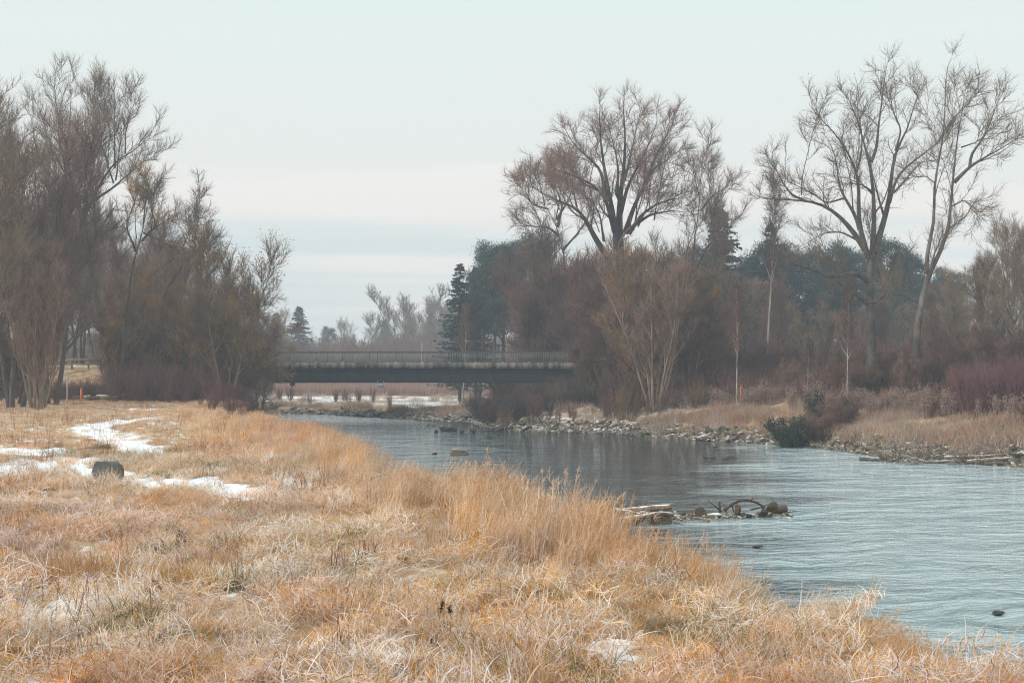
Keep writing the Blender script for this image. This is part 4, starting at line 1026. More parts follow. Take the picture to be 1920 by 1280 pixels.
def blades(n, R, L, w, lean, bend, K=5, pal=GOLD, pw=GW, dirbias=None, heads=0, curl=.0, rg=None, radial=False):
    """a tuft of n curved tapering blades"""
    rg = rg or rng
    r = R * np.sqrt(rg.uniform(0, 1, n)); a = rg.uniform(0, 6.283, n)
    p = np.stack([r * np.cos(a), r * np.sin(a), np.full(n, -.02)], 1)
    hd = rg.uniform(0, 6.283, n)
    if radial: hd = a + rg.normal(0, .5, n)
    if dirbias is not None: hd = dirbias + rg.normal(0, .8, n)
    ln_ = rg.uniform(*L, n); th = rg.uniform(*lean, n); bd = rg.uniform(*bend, n)
    cu = rg.normal(0, curl, n)
    pts = [p]; T = []
    for k in range(K - 1):
        f = k / (K - 1)
        t = th + bd * f; h2 = hd + cu * f
        d = np.stack([np.sin(t) * np.cos(h2), np.sin(t) * np.sin(h2), np.cos(t)], 1); T.append(d)
        p = p + d * (ln_ / (K - 1))[:, None]; p = p.copy(); p[:, 2] = np.maximum(p[:, 2], .012 if k else -1)
        pts.append(p)
    pts = np.stack(pts, 1)
    tw = hd + np.pi / 2 + rg.normal(0, .5, n)
    side = np.stack([np.cos(tw), np.sin(tw), 0 * tw], 1)[:, None]
    wk = (rg.uniform(w[0], w[1], n)[:, None] * np.array([.8, 1, .95, .7, .12, .1, .1][:K] if K == 5 else np.linspace(1, .12, K)))[:, :, None] * .5
    V = np.stack([pts - side * wk, pts + side * wk], 2).reshape(n, K * 2, 3)
    q = np.array([(2 * k, 2 * k + 1, 2 * k + 3, 2 * k + 2) for k in range(K - 1)])
    Q = (q[None] + (np.arange(n) * K * 2)[:, None, None]).reshape(-1, 4)
    col = pal[rg.choice(len(pal), n, p=pw)] * rg.uniform(.85, 1.1, (n, 1))
    colv = np.repeat(np.clip(col, 0, .9), K * 2, 0)
    V = V.reshape(-1, 3)
    if heads:
        ii = rg.choice(n, heads, replace=False)
        m_ = 14
        c = pts[ii, -1]; d = T[-1][ii]
        f = rg.uniform(-.14, .03, (heads, m_, 1))
        b0 = c[:, None] + d[:, None] * f
        e = rg.normal(0, 1, (heads, m_, 3)) * .5 + d[:, None] * 1.2; e /= np.linalg.norm(e, axis=2, keepdims=True)
        wv = np.cross(e, rg.normal(0, 1, e.shape)); wv /= np.linalg.norm(wv, axis=2, keepdims=True)
        hl = rg.uniform(.03, .07, (heads, m_, 1))
        HV = np.stack([b0 - wv * .003, b0 + wv * .003, b0 + e * hl + wv * .002, b0 + e * hl - wv * .002], 2).reshape(-1, 3)
        o = len(V); V = np.concatenate([V, HV]); Q = np.concatenate([Q, np.arange(len(HV)).reshape(-1, 4) + o])
        hc = np.repeat(np.clip(np.array([(.66, .46, .30)]) * rg.uniform(.8, 1.15, (heads, 1)), 0, .9), m_ * 4, 0)
        colv = np.concatenate([colv, hc])
    return V, Q, colv
def tuft(name, *a, mat='grass', **k):
    V, Q, c = blades(*a, **k); me = mesh_np(name, V, Q, None, {'col': c}); me.materials.append(MAT[mat]); return me
curly = [tuft(f'curly_tuft{i}', 380, .34, (.07, .21), (.004, .0085), (.05, .9), (1.5, 4.4), curl=2.0, K=7) for i in range(6)]
mats = [tuft(f'thatch_tuft{i}', 380, .42, (.10, .27), (.004, .0085), (.8, 1.5), (.0, .6), curl=1.6, pw=GWF) for i in range(5)]
spiky = [tuft(f'spiky_tuft{i}', 150, .24, (.14, .36), (.0035, .0065), (.02, .35), (.3, 1.3), curl=.4) for i in range(4)]
tall = [tuft(f'tall_tuft{i}', 210, .36, (.4, 1.0), (.003, .0065), (.02, .3), (.1, .8), dirbias=.3, heads=34, curl=.3) for i in range(5)]
tusk = [tuft(f'tussock{i}', 330, .15, (.10, .27), (.0035, .0065), (.05, .8), (1.0, 2.2), curl=.5, K=6, radial=True) for i in range(4)]
midt = [tuft(f'mid_tuft{i}', 150, .6, (.18, .45), (.010, .018), (.1, .8), (.4, 1.6), K=4) for i in range(5)]
FG = np.array([(.50, .36, .24), (.54, .41, .29), (.42, .28, .18), (.60, .50, .40), (.33, .20, .15), (.66, .60, .54)])
FW = np.array([.25, .22, .18, .15, .12, .08])
bankt = [tuft(f'bank_tuft{i}', 130, .75, (.35, .95), (.014, .026), (.05, .6), (.3, 1.3), K=4, pal=FG, pw=FW) for i in range(5)]
grn = np.array([(.14, .17, .07), (.22, .24, .10), (.40, .33, .16), (.6, .45, .26)])
mossy = [tuft(f'green_tuft{i}', 60, .2, (.12, .32), (.004, .008), (.3, 1.2), (.3, 1.4), curl=.7, pal=grn, pw=np.array([.3, .3, .25, .15])) for i in range(3)]

def field(dens, y0, y1, cond=None, xm=None):
    """points spread over the left meadow between two distances"""
    w = .42 * y1 + 3
    xr = np.interp(y0, _L[:, 0], _L[:, 1]) + .5
    xl_ = -w
    n = int(dens * (xr - xl_) * (y1 - y0))
    x = rng.uniform(xl_, xr, n); y = rng.uniform(y0, y1, n)
    k = (x > -.42 * y - 3) & (s_left(x, y) > .25)
    if cond is not None: k &= cond(x, y)
    return x[k], y[k]
def low_snow(x, y):
    m_ = snow_mask(x, y); return rng.uniform(0, 1, len(x)) > np.clip((m_ - .35) * 2.2, 0, .96)
def lay(name, protos, xy, scl, label, tilt=.12, cat='grass', dz=0.0, rz=None):
    x, y = xy; z = height(x, y) + dz
    return scatter(name, protos, np.stack([x, y, z], 1), rots(len(x), tilt, rz), scl, label, cat)
def cat_xy(L): return np.concatenate([a for a, _ in L]), np.concatenate([b_ for _, b_ in L])
# patches where the grass stands or lies
def clump(x, y): return np.clip(.5 + .6 * wob(x, y, 2.3, 0) + .45 * wob(x, y, .9, 4) + .3 * wob(x, y, 6, 3), 0, 1)
def standing(x, y): return rng.uniform(0, 1, len(x)) < clump(x, y) ** 1.3
xy = cat_xy([field(8, 7.5, 14, low_snow), field(6.4, 14, 22, low_snow), field(4.2, 22, 34, low_snow)])
lay('meadow_thatch_grass', mats, xy, np.stack([rng.uniform(.75, 1.2, len(xy[0]))] * 2 + [rng.uniform(.5, 1.3, len(xy[0])) * (.6 + .9 * clump(*xy))], 1), 'flattened frosted golden grass covering the near meadow', .32)
xy = cat_xy([field(8, 7.5, 14, low_snow), field(6, 14, 22, low_snow), field(4, 22, 34, low_snow)])
k = standing(*xy); xy = (xy[0][k], xy[1][k])
hs_ = .45 + .65 * clump(*xy)
lay('meadow_curly_grass', curly, xy, rng.uniform(.75, 1.15, len(xy[0])) * hs_, 'curled dry golden grass standing in the near meadow', .3)
xy = cat_xy([field(3.2, 7.5, 14, low_snow), field(2.4, 14, 22, low_snow), field(1.4, 22, 36, low_snow)])
k = rng.uniform(0, 1, len(xy[0])) < clump(*xy) * .9 + .1 * sstep(4, 1, s_left(*xy)); xy = (xy[0][k], xy[1][k])
lay('meadow_tussocks', tusk, xy, rng.uniform(.55, 1.1, len(xy[0])) * (1 + .35 * sstep(5, 1.5, s_left(*xy))), 'drooping tussocks of frosted golden grass in the near meadow', .2)
xy = cat_xy([field(2.2, 7.5, 14, low_snow), field(1.8, 14, 22, low_snow), field(1.6, 22, 34, low_snow)])
k = wob(xy[0], xy[1], 4.1, 5) > .1; xy = (xy[0][k], xy[1][k])
lay('meadow_spiky_grass', spiky, xy, rng.uniform(.5, .9, len(xy[0])), 'upright tawny grass tufts scattered in the near meadow')
xy = field(9, 7.5, 40, lambda x, y: (wob(x, y, 4.7, 8) > .45) & low_snow(x, y))
lay('meadow_green_grass', mossy, xy, rng.uniform(.6, 1.1, len(xy[0])), 'patches of olive green grass between the dry tufts')
xy = cat_xy([field(4.4, 32, 50, low_snow), field(3, 50, 75, low_snow), field(2, 75, 118, low_snow)])
k = xy[0] > -60; xy = (xy[0][k], xy[1][k])
lay('far_meadow_grass', midt, xy, rng.uniform(.6, 1.15, len(xy[0])) * np.maximum(np.where(s_left(*xy) < 5, .8, .34 + .25 * np.clip(wob(xy[0], xy[1], 11, 5), 0, 1)), .6 * sstep(85, 100, xy[1])), 'short tawny grass of the far meadow up to the thicket')
# the tall fringe on the bank, tallest where it juts into the river
n = 26000
y = rng.uniform(8, 60, n) ** 1.0; s = rng.uniform(.35, 4.2, n); b_, g_ = bank(y, _L); x = b_ - s * np.sqrt(1 + g_ * g_)
prof = np.interp(y, [8, 10, 12, 13.5, 15, 17, 20, 22.5, 24, 26, 30, 40, 55, 60], [.2, .26, .32, .42, .7, 1.0, .95, .72, .5, .65, .75, .72, .7, .6])
prof2 = np.interp(s, [0, .8, 2.2, 3.2, 4.2], [.75, 1, .95, .6, .3])
dens = np.interp(y, [8, 14, 25, 60], [1, .9, .7, .5]) * np.clip(.5 + .7 * wob(x, y, 2.6, 6), .12, 1) * np.interp(s, [0, 1, 2.5, 4.2], [.6, 1, .8, .15])
k = (rng.uniform(0, 1, n) < dens * .15); x, y, s, prof, prof2 = x[k], y[k], s[k], prof[k], prof2[k]
sc_ = prof * prof2 * rng.uniform(.75, 1.2, len(x))
lay('tall_bank_grass', tall, (x, y), np.stack([sc_ * .9 + .15, sc_ * .9 + .15, sc_], 1), 'tall feathery golden grass fringing the left river bank', .10, rz=rng.normal(0, .5, len(x)))
# right bank grass
n = 8500
y = rng.uniform(48, 113, n); s = rng.uniform(.55, 13, n); b_, g_ = bank(y, _R); x = b_ + s * np.sqrt(1 + g_ * g_)
k = (rng.uniform(0, 1, n) < np.interp(s, [0, 1.4, 7, 13], [.5, 1, .85, .35]) * np.clip(.7 + .6 * wob(x, y, 6, 4), .2, 1)) & ((y < 97) | (rng.uniform(0, 1, n) < .25)) & (x < 60)
x, y = x[k], y[k]
kk_ = rng.uniform(0, 1, len(x)) < .3 + .7 * clump(x * .45, y * .45); x, y = x[kk_], y[kk_]
lay('right_bank_grass', bankt, (x, y), rng.uniform(.45, 1.0, len(x)) * (.5 + .75 * clump(x * .35 + 3, y * .35)), 'tawny dry grass on the slope above the right bank stones')
# far banks under the bridge
n = 5000
y = rng.uniform(120, 212, n); x = rng.uniform(-75, 12, n); sr = s_right(x, y)
k = (sr > .8) & ((sr < 3.6) | (rng.uniform(0, 1, n) < .05)); x, y = x[k], y[k]
lay('far_bank_grass', bankt, (x, y), rng.uniform(.8, 1.3, len(x)), 'tan grass edging the far snowy bank beyond the bridge')
n = 2600; x = rng.uniform(-75, 30, n); y = rng.uniform(214, 226, n)
RP = np.array([(.42, .27, .20), (.48, .33, .25), (.36, .21, .17), (.5, .38, .3)])
reeds = [tuft(f'reed_tuft{i}', 40, .8, (1.4, 2.6), (.03, .05), (.0, .2), (0, .4), K=4, pal=RP, pw=np.ones(4) / 4, mat='reed') for i in range(3)]
lay('reed_belt', reeds, (x, y), rng.uniform(.7, 1.1, n), 'pinkish tan reed belt behind the snowy field beyond the bridge', .05, 'reeds')

# --- shrubs as undergrowth
def shrub_mesh(name, seed, H, stems, mat, splay=.35, twigs=(7, 4), r=.02, leaves=0, leafmat=None):
    rg = np.random.default_rng(seed)
    S = []
    for i in range(stems):
        a = rg.uniform(0, 6.283); q = rg.uniform(.05, splay)
        S.append(wander_line((math.cos(a) * .25 * rg.uniform(0, 1), math.sin(a) * .25 * rg.uniform(0, 1), -.1), (math.cos(a) * q, math.sin(a) * q, 1), H * rg.uniform(.6, 1), 6, .3, .05, rg))
    S = np.stack(S); R = np.repeat(np.linspace(r, r * .4, 6)[None], stems, 0)
    mb = MB(); mb.add(*tubes(S, R, 3))
    c1 = grow((S, R), twigs[0], .15, 1., (.25 * H / 2, .6 * H / 2), (.25, .7), 3, up=.5, rg=rg, rmin=r * .4); mb.add(*tubes(c1[0], c1[1], 3))
    if twigs[1]:
        c2 = grow(c1, twigs[1], .2, 1., (.12 * H / 2, .32 * H / 2), (.3, .8), 2, up=.4, rg=rg, rmin=r * .3); mb.add(*tubes(c2[0], c2[1], 3))
    me = mb.mesh(name); me.materials.append(MAT[mat]); return me
osier = [shrub_mesh(f'osier{i}', 300 + i, 2.4, 22, 'twig_osier', .4, (6, 3), .016) for i in range(3)]
redbr = [shrub_mesh(f'redbrush{i}', 310 + i, 2.2, 20, 'twig_red', .55, (7, 4), .016) for i in range(3)]
brown = [shrub_mesh(f'brownbrush{i}', 320 + i, 2.6, 18, 'twig_mauve', .6, (8, 4), .019) for i in range(3)]
lich = [shrub_mesh(f'lichenbrush{i}', 330 + i, 3.0, 16, 'twig_lichen', .5, (8, 4), .02) for i in range(2)]
farbr = [shrub_mesh(f'farbrush{i}', 340 + i, 7, 16, 'twig_mauve', .5, (9, 5), .07) for i in range(3)]
def zone(n, x0, x1, y0, y1, cond=None):
    x = rng.uniform(x0, x1, n); y = rng.uniform(y0, y1, n)
    if cond is not None:
        k = cond(x, y); x, y = x[k], y[k]
    return x, y
# left thicket in front of the road bank, osiers along the shore
xy = zone(1500, -58, -20, 95, 124, lambda x, y: (s_left(x, y) > .5) & (y > 106 - 6 * (x > -30)) & (x > -.36 * y - 8) & ~((y > 111.5) & (960 + x / y * F < 208) & (960 + x / y * F > 90)))
pxs = 960 + xy[0] / xy[1] * F
lay('left_thicket', osier + redbr + brown[:1], xy, rng.uniform(.6, 1.0, len(xy[0])) * np.where(pxs < 205, .85, np.where(pxs > 395, .8, 1.5)), 'dark red leafless thicket along the back of the left meadow', .08, 'undergrowth')
x = rng.uniform(-46, -33.5, 240); y = rng.uniform(104, 116, 240); k = (960 + x / y * F < 212) & (960 + x / y * F > 86); x, y = x[k], y[k]
lay('fence_foot_brush', osier + redbr, (x, y), rng.uniform(.45, .7, len(x)) * np.where(y > 112, .5, 1), 'low dark red brush below the wooden fence', .1, 'undergrowth')
xy = zone(760, -26, -6, 46, 112, lambda x, y: (s_left(x, y) > .1) & (s_left(x, y) < 1.0 + 3.2 * sstep(50, 90, y)) & (rng.uniform(0, 1, len(x)) < .25 + .75 * sstep(55, 75, y)))
lay('shore_osiers', osier, xy, rng.uniform(.25, .7, len(xy[0])) * (.7 + .35 * sstep(60, 100, xy[1])), 'dark red osier shoots along the left shore below the bridge', .08, 'undergrowth')
# right bank undergrowth
xy = zone(3400, -2, 62, 62, 150, lambda x, y: (s_right(x, y) > 7.5 + 2.5 * wob(x, y, 9, 2)) & (x < .44 * y + 4) & ~((np.abs(y - 132) < 8) & (x < 16)))
lay('right_bank_brush', redbr + brown + redbr, xy, rng.uniform(.45, 1.05, len(xy[0])), 'reddish brown leafless undergrowth behind the right bank', .1, 'undergrowth')
xy = zone(420, 24, 40, 60, 80, lambda x, y: (s_right(x, y) > 6) & (s_right(x, y) < 15) & (x > .30 * y + 2))
lay('right_edge_osiers', osier, xy, rng.uniform(.9, 1.4, len(xy[0])), 'dark red osiers at the right end of the far bank', .08, 'undergrowth')
xy = zone(340, -4, 14, 98, 122, lambda x, y: (s_right(x, y) > .6) & (s_right(x, y) < 14))
pxs = 960 + xy[0] / xy[1] * F
lay('willow_foot_brush', brown + lich, xy, rng.uniform(.5, 1.2, len(xy[0])) * np.where(pxs < 1120, .42, 1.0), 'tangled dark brush at the foot of the great willow', .15, 'undergrowth')
darkb = [shrub_mesh(f'darkbrush{i}', 350 + i, 2.2, 22, 'bark_dark', .8, (9, 5), .02) for i in range(2)]
xy = zone(420, -4, 9.5, 103, 127, lambda x, y: (s_right(x, y) > .2) & (s_right(x, y) < 9))
lay('bridge_shade_brush', darkb + brown[:1], xy, rng.uniform(.55, 1.0, len(xy[0])) * np.where(xy[1] > 120, .8, 1.0), 'dark tangled brush under the right end of the bridge', .2, 'undergrowth')
# beyond the bridge
xy = zone(420, -60, 8, 128, 200, lambda x, y: (s_right(x, y) > 3) & (wob(x, y, 16, 10) > .28) & (s_right(x, y) < 14))
lay('far_bank_osiers', osier, xy, rng.uniform(.5, .95, len(xy[0])), 'mauve osier patches on the far snowy bank beyond the bridge', .08, 'undergrowth')
xy = zone(420, -2, 40, 136, 190, lambda x, y: (x > -3 + .05 * (y - 136)))
lay('right_back_brush', brown + redbr, xy, rng.uniform(1.0, 2.2, len(xy[0])), 'mauve brush behind the bridge on the right', .08, 'undergrowth')
n = 1900; x = rng.uniform(-150, 70, n); y = rng.uniform(232, 360, n)
lay('far_wood', farbr, (x, y), rng.uniform(.9, 1.6, n) * (.8 + .3 * sstep(230, 300, y)), 'hazy mauve brushwood across the valley beyond the bridge', .05, 'woodland')
n = 260; x = rng.uniform(-280, 280, n); y = rng.uniform(370, 480, n)
lay('distant_wood', [PROTO['dense0'][1], PROTO['dense1'][1], PROTO['broad0'][1]], (x, y), rng.uniform(.45, .75, n), 'faint distant woodland closing the valley', .03, 'woodland')
n = 70; x = np.r_[rng.uniform(-110, -46, n // 2), rng.uniform(14, 90, n // 2)]; y = rng.uniform(158, 235, len(x))
lay('back_wood', [PROTO['dense0'][1], PROTO['dense1'][1], PROTO['broad1'][1]], (x, y), rng.uniform(.4, .62, len(x)), 'hazy leafless woodland closing the view on both sides behind the road', .03, 'woodland')

# weeds of the meadow and the bank
def weed_mesh(name, seed, H, stems, mat, head=None, splay=.3, r=.006, twigs=5):
    rg = np.random.default_rng(seed); mb = MB(); S = []
    for i in range(stems):
        a = rg.uniform(0, 6.283); q = rg.uniform(0, splay)
        S.append(wander_line((math.cos(a) * .12, math.sin(a) * .12, -.03), (math.cos(a) * q, math.sin(a) * q, 1), H * rg.uniform(.55, 1), 5, .1, .04, rg))
    S = np.stack(S); R = np.repeat(np.linspace(r, r * .5, 5)[None], stems, 0); mb.add(*tubes(S, R, 3))
    c1 = grow((S, R), twigs, .35, 1., (.06 * H, .28 * H), (.3, .8), 3, up=.4, rg=rg, rmin=r * .5); mb.add(*tubes(c1[0], c1[1], 3))
    me = mb.mesh(name)
    me.materials.append(MAT[mat])
    if head:
        nf = len(me.polygons); me.materials.append(MAT[head])
        tips = np.concatenate([S[:, -1], c1[0][:, -1]]); m_ = 7
        c = np.repeat(tips, m_, 0) + rg.normal(0, .035, (len(tips) * m_, 3)); d = rg.normal(0, 1, c.shape); d /= np.linalg.norm(d, axis=1, keepdims=True)
        e = np.cross(d, rg.normal(0, 1, d.shape)); e /= np.linalg.norm(e, axis=1, keepdims=True); s = .018
        V2 = np.stack([c - d * s - e * s, c + d * s - e * s, c + d * s + e * s, c - d * s + e * s], 1).reshape(-1, 3)
        V1 = np.empty(len(me.vertices) * 3, np.float32); me.vertices.foreach_get('co', V1); V1 = V1.reshape(-1, 3)
        mb.add(V2, np.arange(len(V2)).reshape(-1, 4)); me2 = mb.mesh(name); me2.materials.append(MAT[mat]); me2.materials.append(MAT[head])
        # faces: quads of all parts come first in order of adding, so tag by size of vertex index
        mi = np.zeros(len(me2.polygons), np.int32)
        ls = np.empty(len(me2.polygons), np.int32); me2.polygons.foreach_get('loop_start', ls)
        vi = np.empty(len(me2.loops), np.int32); me2.loops.foreach_get('vertex_index', vi)
        mi[vi[ls] >= len(V1)] = 1
        me2.polygons.foreach_set('material_index', mi); me = me2
    return me
redw = [weed_mesh(f'red_weed{i}', 400 + i, .45, 9, 'weed_red', None, .35, .0025) for i in range(3)]
brnw = [weed_mesh(f'brown_weed{i}', 410 + i, .5, 7, 'weed_brown', None, .4, .0025) for i in range(3)]
gold_rod = [weed_mesh(f'goldenrod{i}', 420 + i, 1.3, 8, 'weed_brown', 'weed_head', .2, .010, 7) for i in range(3)]
xy = field(3.0, 9, 40, lambda x, y: (wob(x, y, 5.5, 9) > .35) & (s_left(x, y) > 2.5))
lay('meadow_red_weeds', redw, xy, rng.uniform(.5, 1.0, len(xy[0])), 'thin reddish weed stalks in the near meadow', .15, 'weeds')
xy = field(1.1, 9, 60, lambda x, y: (wob(x, y, 6.5, 1) > .2) & (s_left(x, y) > 2))
lay('meadow_brown_weeds', brnw, xy, rng.uniform(.6, 1.2, len(xy[0])), 'brown withered weed stalks in the meadow', .15, 'weeds')
xy = zone(1000, -40, -8, 38, 104, lambda x, y: (s_left(x, y) > 2) & (wob(x, y, 9, 9) > .2) & (x > -.4 * y - 4))
lay('far_meadow_weeds', redw + brnw, xy, rng.uniform(1.0, 1.8, len(xy[0])), 'reddish weeds in the far meadow', .15, 'weeds')
xy = zone(2600, 6, 40, 66, 112, lambda x, y: (s_right(x, y) > 5) & (s_right(x, y) < 14) & (wob(x, y, 11, 7) > -.15) & (x < .4 * y + 3))
lay('bank_seed_heads', gold_rod, xy, rng.uniform(.7, 1.25, len(xy[0])), 'withered plants with pale fluffy seed heads on the right bank', .1, 'weeds')

# ------------------------------------------------------------------ stones, driftwood, small things
from mathutils import noise as mnoise
import bmesh
def rock_mesh(name, seed, sub=2, ang=.55, squash=(1, .8, .6), cut=5):
    bm = bmesh.new(); bmesh.ops.create_icosphere(bm, subdivisions=sub, radius=1)
    r = random.Random(seed); off = Vector((r.uniform(0, 50), r.uniform(0, 50), r.uniform(0, 50)))
    planes = []
    for k in range(cut):
        v = Vector((r.gauss(0, 1), r.gauss(0, 1), r.gauss(0, 1))).normalized(); planes.append((v, r.uniform(.42, .8)))
    for v in bm.verts:
        c = v.co.copy()
        for nrm, d in planes:
            e = c.dot(nrm) - d
            if e > 0: c -= nrm * e
        c += c.normalized() * (mnoise.noise(c * 1.6 + off) * .18 + mnoise.noise(c * 4 + off) * .06) * ang * 1.6
        v.co = Vector((c.x * squash[0], c.y * squash[1], c.z * squash[2]))
    me = bpy.data.meshes.new(name); bm.to_mesh(me); bm.free(); return me
rocks = [rock_mesh(f'rock{i}', 40 + i, 2, .28, (1.15, .75, .5), 11) for i in range(7)]
for r_ in rocks: r_.materials.append(MAT['riprap'])
# revetment along the right shore, stone by stone
arc = np.linspace(58, 104, 2000); bx_, _ = bank(arc, _R); cl = np.r_[0, np.cumsum(np.hypot(np.diff(arc), np.diff(bx_)))]
rv = thing('stone_revetment', 'row of snow-dusted rough stones lining the right shore', 'revetment', (0, 0, 0))
ns = 300
for i in range(ns):
    q = (i + random.uniform(-.4, .4)) / ns * cl[-1]; y = float(np.interp(q, cl, arc)); b_, g_ = bank(np.array([y]), _R)
    s = random.choice((-.25, .1, .4, .65, .9)) + random.uniform(-.2, .2)
    nrm = np.array([1, -float(g_[0])]); nrm /= np.linalg.norm(nrm)
    x = float(b_[0]) + nrm[0] * s; yy = y + nrm[1] * s
    sz = random.choice((.2, .26, .3, .34, .4, .52)) * random.uniform(.85, 1.15) * (1.05 if s < .5 else .95)
    o = obj('stone', rocks[i % 7], None, rv, (x, yy, max(hz(x, yy), -.05) + sz * .22))
    o.rotation_euler = (random.uniform(-.6, .6), random.uniform(-.6, .6), random.uniform(0, 6.28)); o.scale = (sz, sz * random.uniform(.8, 1.1), sz * random.uniform(.7, 1.1))
n = 900; q = rng.uniform(0, cl[-1], n); y = np.interp(q, cl, arc); b_, g_ = bank(y, _R); s = rng.uniform(-.35, 1.25, n); w_ = np.sqrt(1 + g_ * g_)
x = b_ + s / w_; y2 = y - g_ * s / w_
fill = scatter('rubble', rocks, np.stack([x, y2, np.maximum(height(x, y2), -.05) + .02], 1), rots(n, .5), rng.uniform(.14, .36, n), 'small rubble between the stones', 'stones')
fill.parent = rv; del fill['category']; del fill['label']
n = 420; y = rng.uniform(104, 152, n); b_, g_ = bank(y, _R); s = rng.uniform(-.3, 1.6, n); w_ = np.sqrt(1 + g_ * g_)
x = b_ + s / w_; y2 = y - g_ * s / w_
scatter('far_shore_stones', rocks[:4], np.stack([x, y2, np.maximum(height(x, y2), -.05) + .05], 1), rots(n, .3), rng.uniform(.25, .5, n), 'frosty stones along the far shore beyond the bridge', 'stones')

def rock_thing(px, py, D, w, h, label, mat, seed, name='rock', cat='rock', sq=.8, rot=None, group=None):
    me = rock_mesh(name, seed, 3, .5, (1, sq, 1)); me.materials.append(MAT[mat])
    p = P(px, py, D)
    o = obj(name, me, None, None, tuple(p)); o.scale = (w / 2, w / 2, h / 2); o.rotation_euler = (0, 0, random.uniform(0, 6.28) if rot is None else rot)
    for pl in me.polygons: pl.use_smooth = False
    tag(o, label, cat, group); return o
WD = lambda py: F * EYE / (py - 700.0)
# stones of the riffle under the bridge, a light one in mid-river
for a, py, w, lab in ((830, 808, .65, 'dark rounded rock, leftmost of the three in the riffle below the bridge'), (843, 808, .75, 'low dark rock in the middle of the three in the riffle'),
                      (853, 808, .6, 'dark rock at the right of the three in the riffle'), (866, 811, .45, 'small wet rock just right of the three riffle rocks'), (887, 811, .5, 'small wet rock with white water beside it in the riffle'),
                      (917, 810, .5, 'low wet rock between the riffle and the shore'), (938, 808, 1.0, 'flat dark rock where the riffle meets the right shore'), (818, 811, .4, 'barely showing wet rock at the left end of the riffle')):
    rock_thing(a, py - 3, WD(py), w, .5 if w > .58 else .3, lab, 'rock_dark', int(a), sq=.8)
rock_thing(860, 848, WD(852), 1.05, .5, 'pale frosted rock alone in the middle of the river', 'boulder_tan', 77, sq=.6, rot=.3)
rock_thing(815, 850, WD(851), .32, .12, 'small brown lump breaking the surface left of the pale river rock', 'rock_moss', 78)
rock_thing(1418, 1024, WD(1026), .36, .08, 'small dark stone breaking the surface beyond the tall grass', 'rock_dark', 79, sq=.5)
rock_thing(1872, 1148, WD(1150), .3, .07, 'low dark stone at the right edge of the near water', 'rock_dark', 81)
# the snag in the river
def wp(px, py, D): return tuple(P(px, py, D))
def limb_obj(name, pts, r0, r1, mat, label=None, cat=None, parent=None, sides=9, group=None, nz=.25):
    base = np.array(pts[0]); q = resample(np.array(pts) - base, 14)
    rr = np.linspace(r0, r1, 14) * (1 + nz * rng.uniform(-.5, .5, 14))
    mb = MB(); mb.tube(q, rr, sides); me = mb.mesh(name, smooth=True)
    o = obj(name, me, MAT[mat], parent, tuple(base))
    if label: tag(o, label, cat, group)
    return o
D0 = 41.5
limb_obj('driftwood_log', [wp(1150, 958, 42.5), wp(1190, 955, 42.3), wp(1230, 952, 42), wp(1258, 950, 41.8)], .075, .11, 'wood', 'long snow-covered log lying behind the brown stones in the river', 'log')
limb_obj('driftwood_log', [wp(1160, 975, 39), wp(1200, 970, 39.2), wp(1235, 962, 39.4), wp(1262, 965, 39.6)], .09, .07, 'wood', 'grey frosted log nearest the tall grass in the river', 'log')
sn_ = thing('arched_snag', 'bare arched branch rising from the debris in the river', 'branch', wp(1360, 958, D0))
def snag(pts, r0, r1): 
    o = limb_obj('branch', [wp(*p) for p in pts], r0, r1, 'wood_dark', sides=6); o.parent = sn_; o.location = Vector(o.location) - sn_.location
snag([(1358, 958, D0), (1368, 947, D0), (1382, 939, D0), (1400, 937, D0 + .3), (1418, 941, D0 + .5), (1432, 950, D0 + .7)], .05, .03)
snag([(1350, 960, D0), (1349, 945, D0), (1348, 940, D0)], .045, .03)
snag([(1352, 958, D0), (1340, 948, D0 - .3), (1327, 938, D0 - .5)], .03, .008)
snag([(1405, 938, D0 + .3), (1413, 934, D0 + .3), (1410, 931, D0 + .2)], .02, .006)
snag([(1372, 945, D0), (1374, 953, D0), (1376, 960, D0)], .03, .02)
snag([(1356, 955, D0), (1362, 948, D0 + .4), (1350, 940, D0 + .6)], .02, .008)
snag([(1408, 955, D0 - .2), (1430, 950, D0), (1445, 944, D0 + .2)], .03, .012)
snag([(1432, 950, D0 + .7), (1430, 960, D0 + .6)], .06, .05)
for a, py, w, h, mt, sd, lab in ((1210, 968, .75, .35, 'rock_frost', 1, 'snow-dusted lump between the two river logs'), (1185, 972, .9, .4, 'rock_moss', 2, 'broad brown stone at the grass end of the river debris'),
                                 (1240, 975, .8, .32, 'rock_moss', 3, 'flat brown stone before the frosted logs'), (1274, 967, .34, .26, 'rock_moss', 4, 'small round brown stone right of the logs'),
                                 (1313, 963, .55, .42, 'rock_moss', 5, 'round mossy brown stone in the middle of the river debris'), (1382, 955, .3, .34, 'rock_moss', 6, 'small mossy stone under the arched branch'),
                                 (1340, 966, .5, .16, 'rock_frost', 7, 'frosted flat stone left of the arched branch'), (1400, 966, .6, .16, 'rock_dark', 8, 'dark stone awash below the arched branch'),
                                 (1447, 950, .42, .38, 'rock_moss', 9, 'mossy stone at the right foot of the arched branch'), (1430, 962, .4, .24, 'rock_dark', 10, 'dark wet stone between the branch and the stump end'),
                                 (1220, 984, .6, .2, 'rock_dark', 11, 'dark wet stone nearest the viewer in the river debris'), (1165, 962, .9, .35, 'rock_frost', 12, 'frosted stone half behind the tall grass')):
    rock_thing(a, py, 41 if py < 970 else 39.5, w, h, lab, mt, 500 + sd)
n = 520; u_ = rng.uniform(0, 1, n); ang_ = rng.normal(0, 1, n)
bx0, bx1 = P(1150, 960, 40.5), P(1480, 962, 41.5)
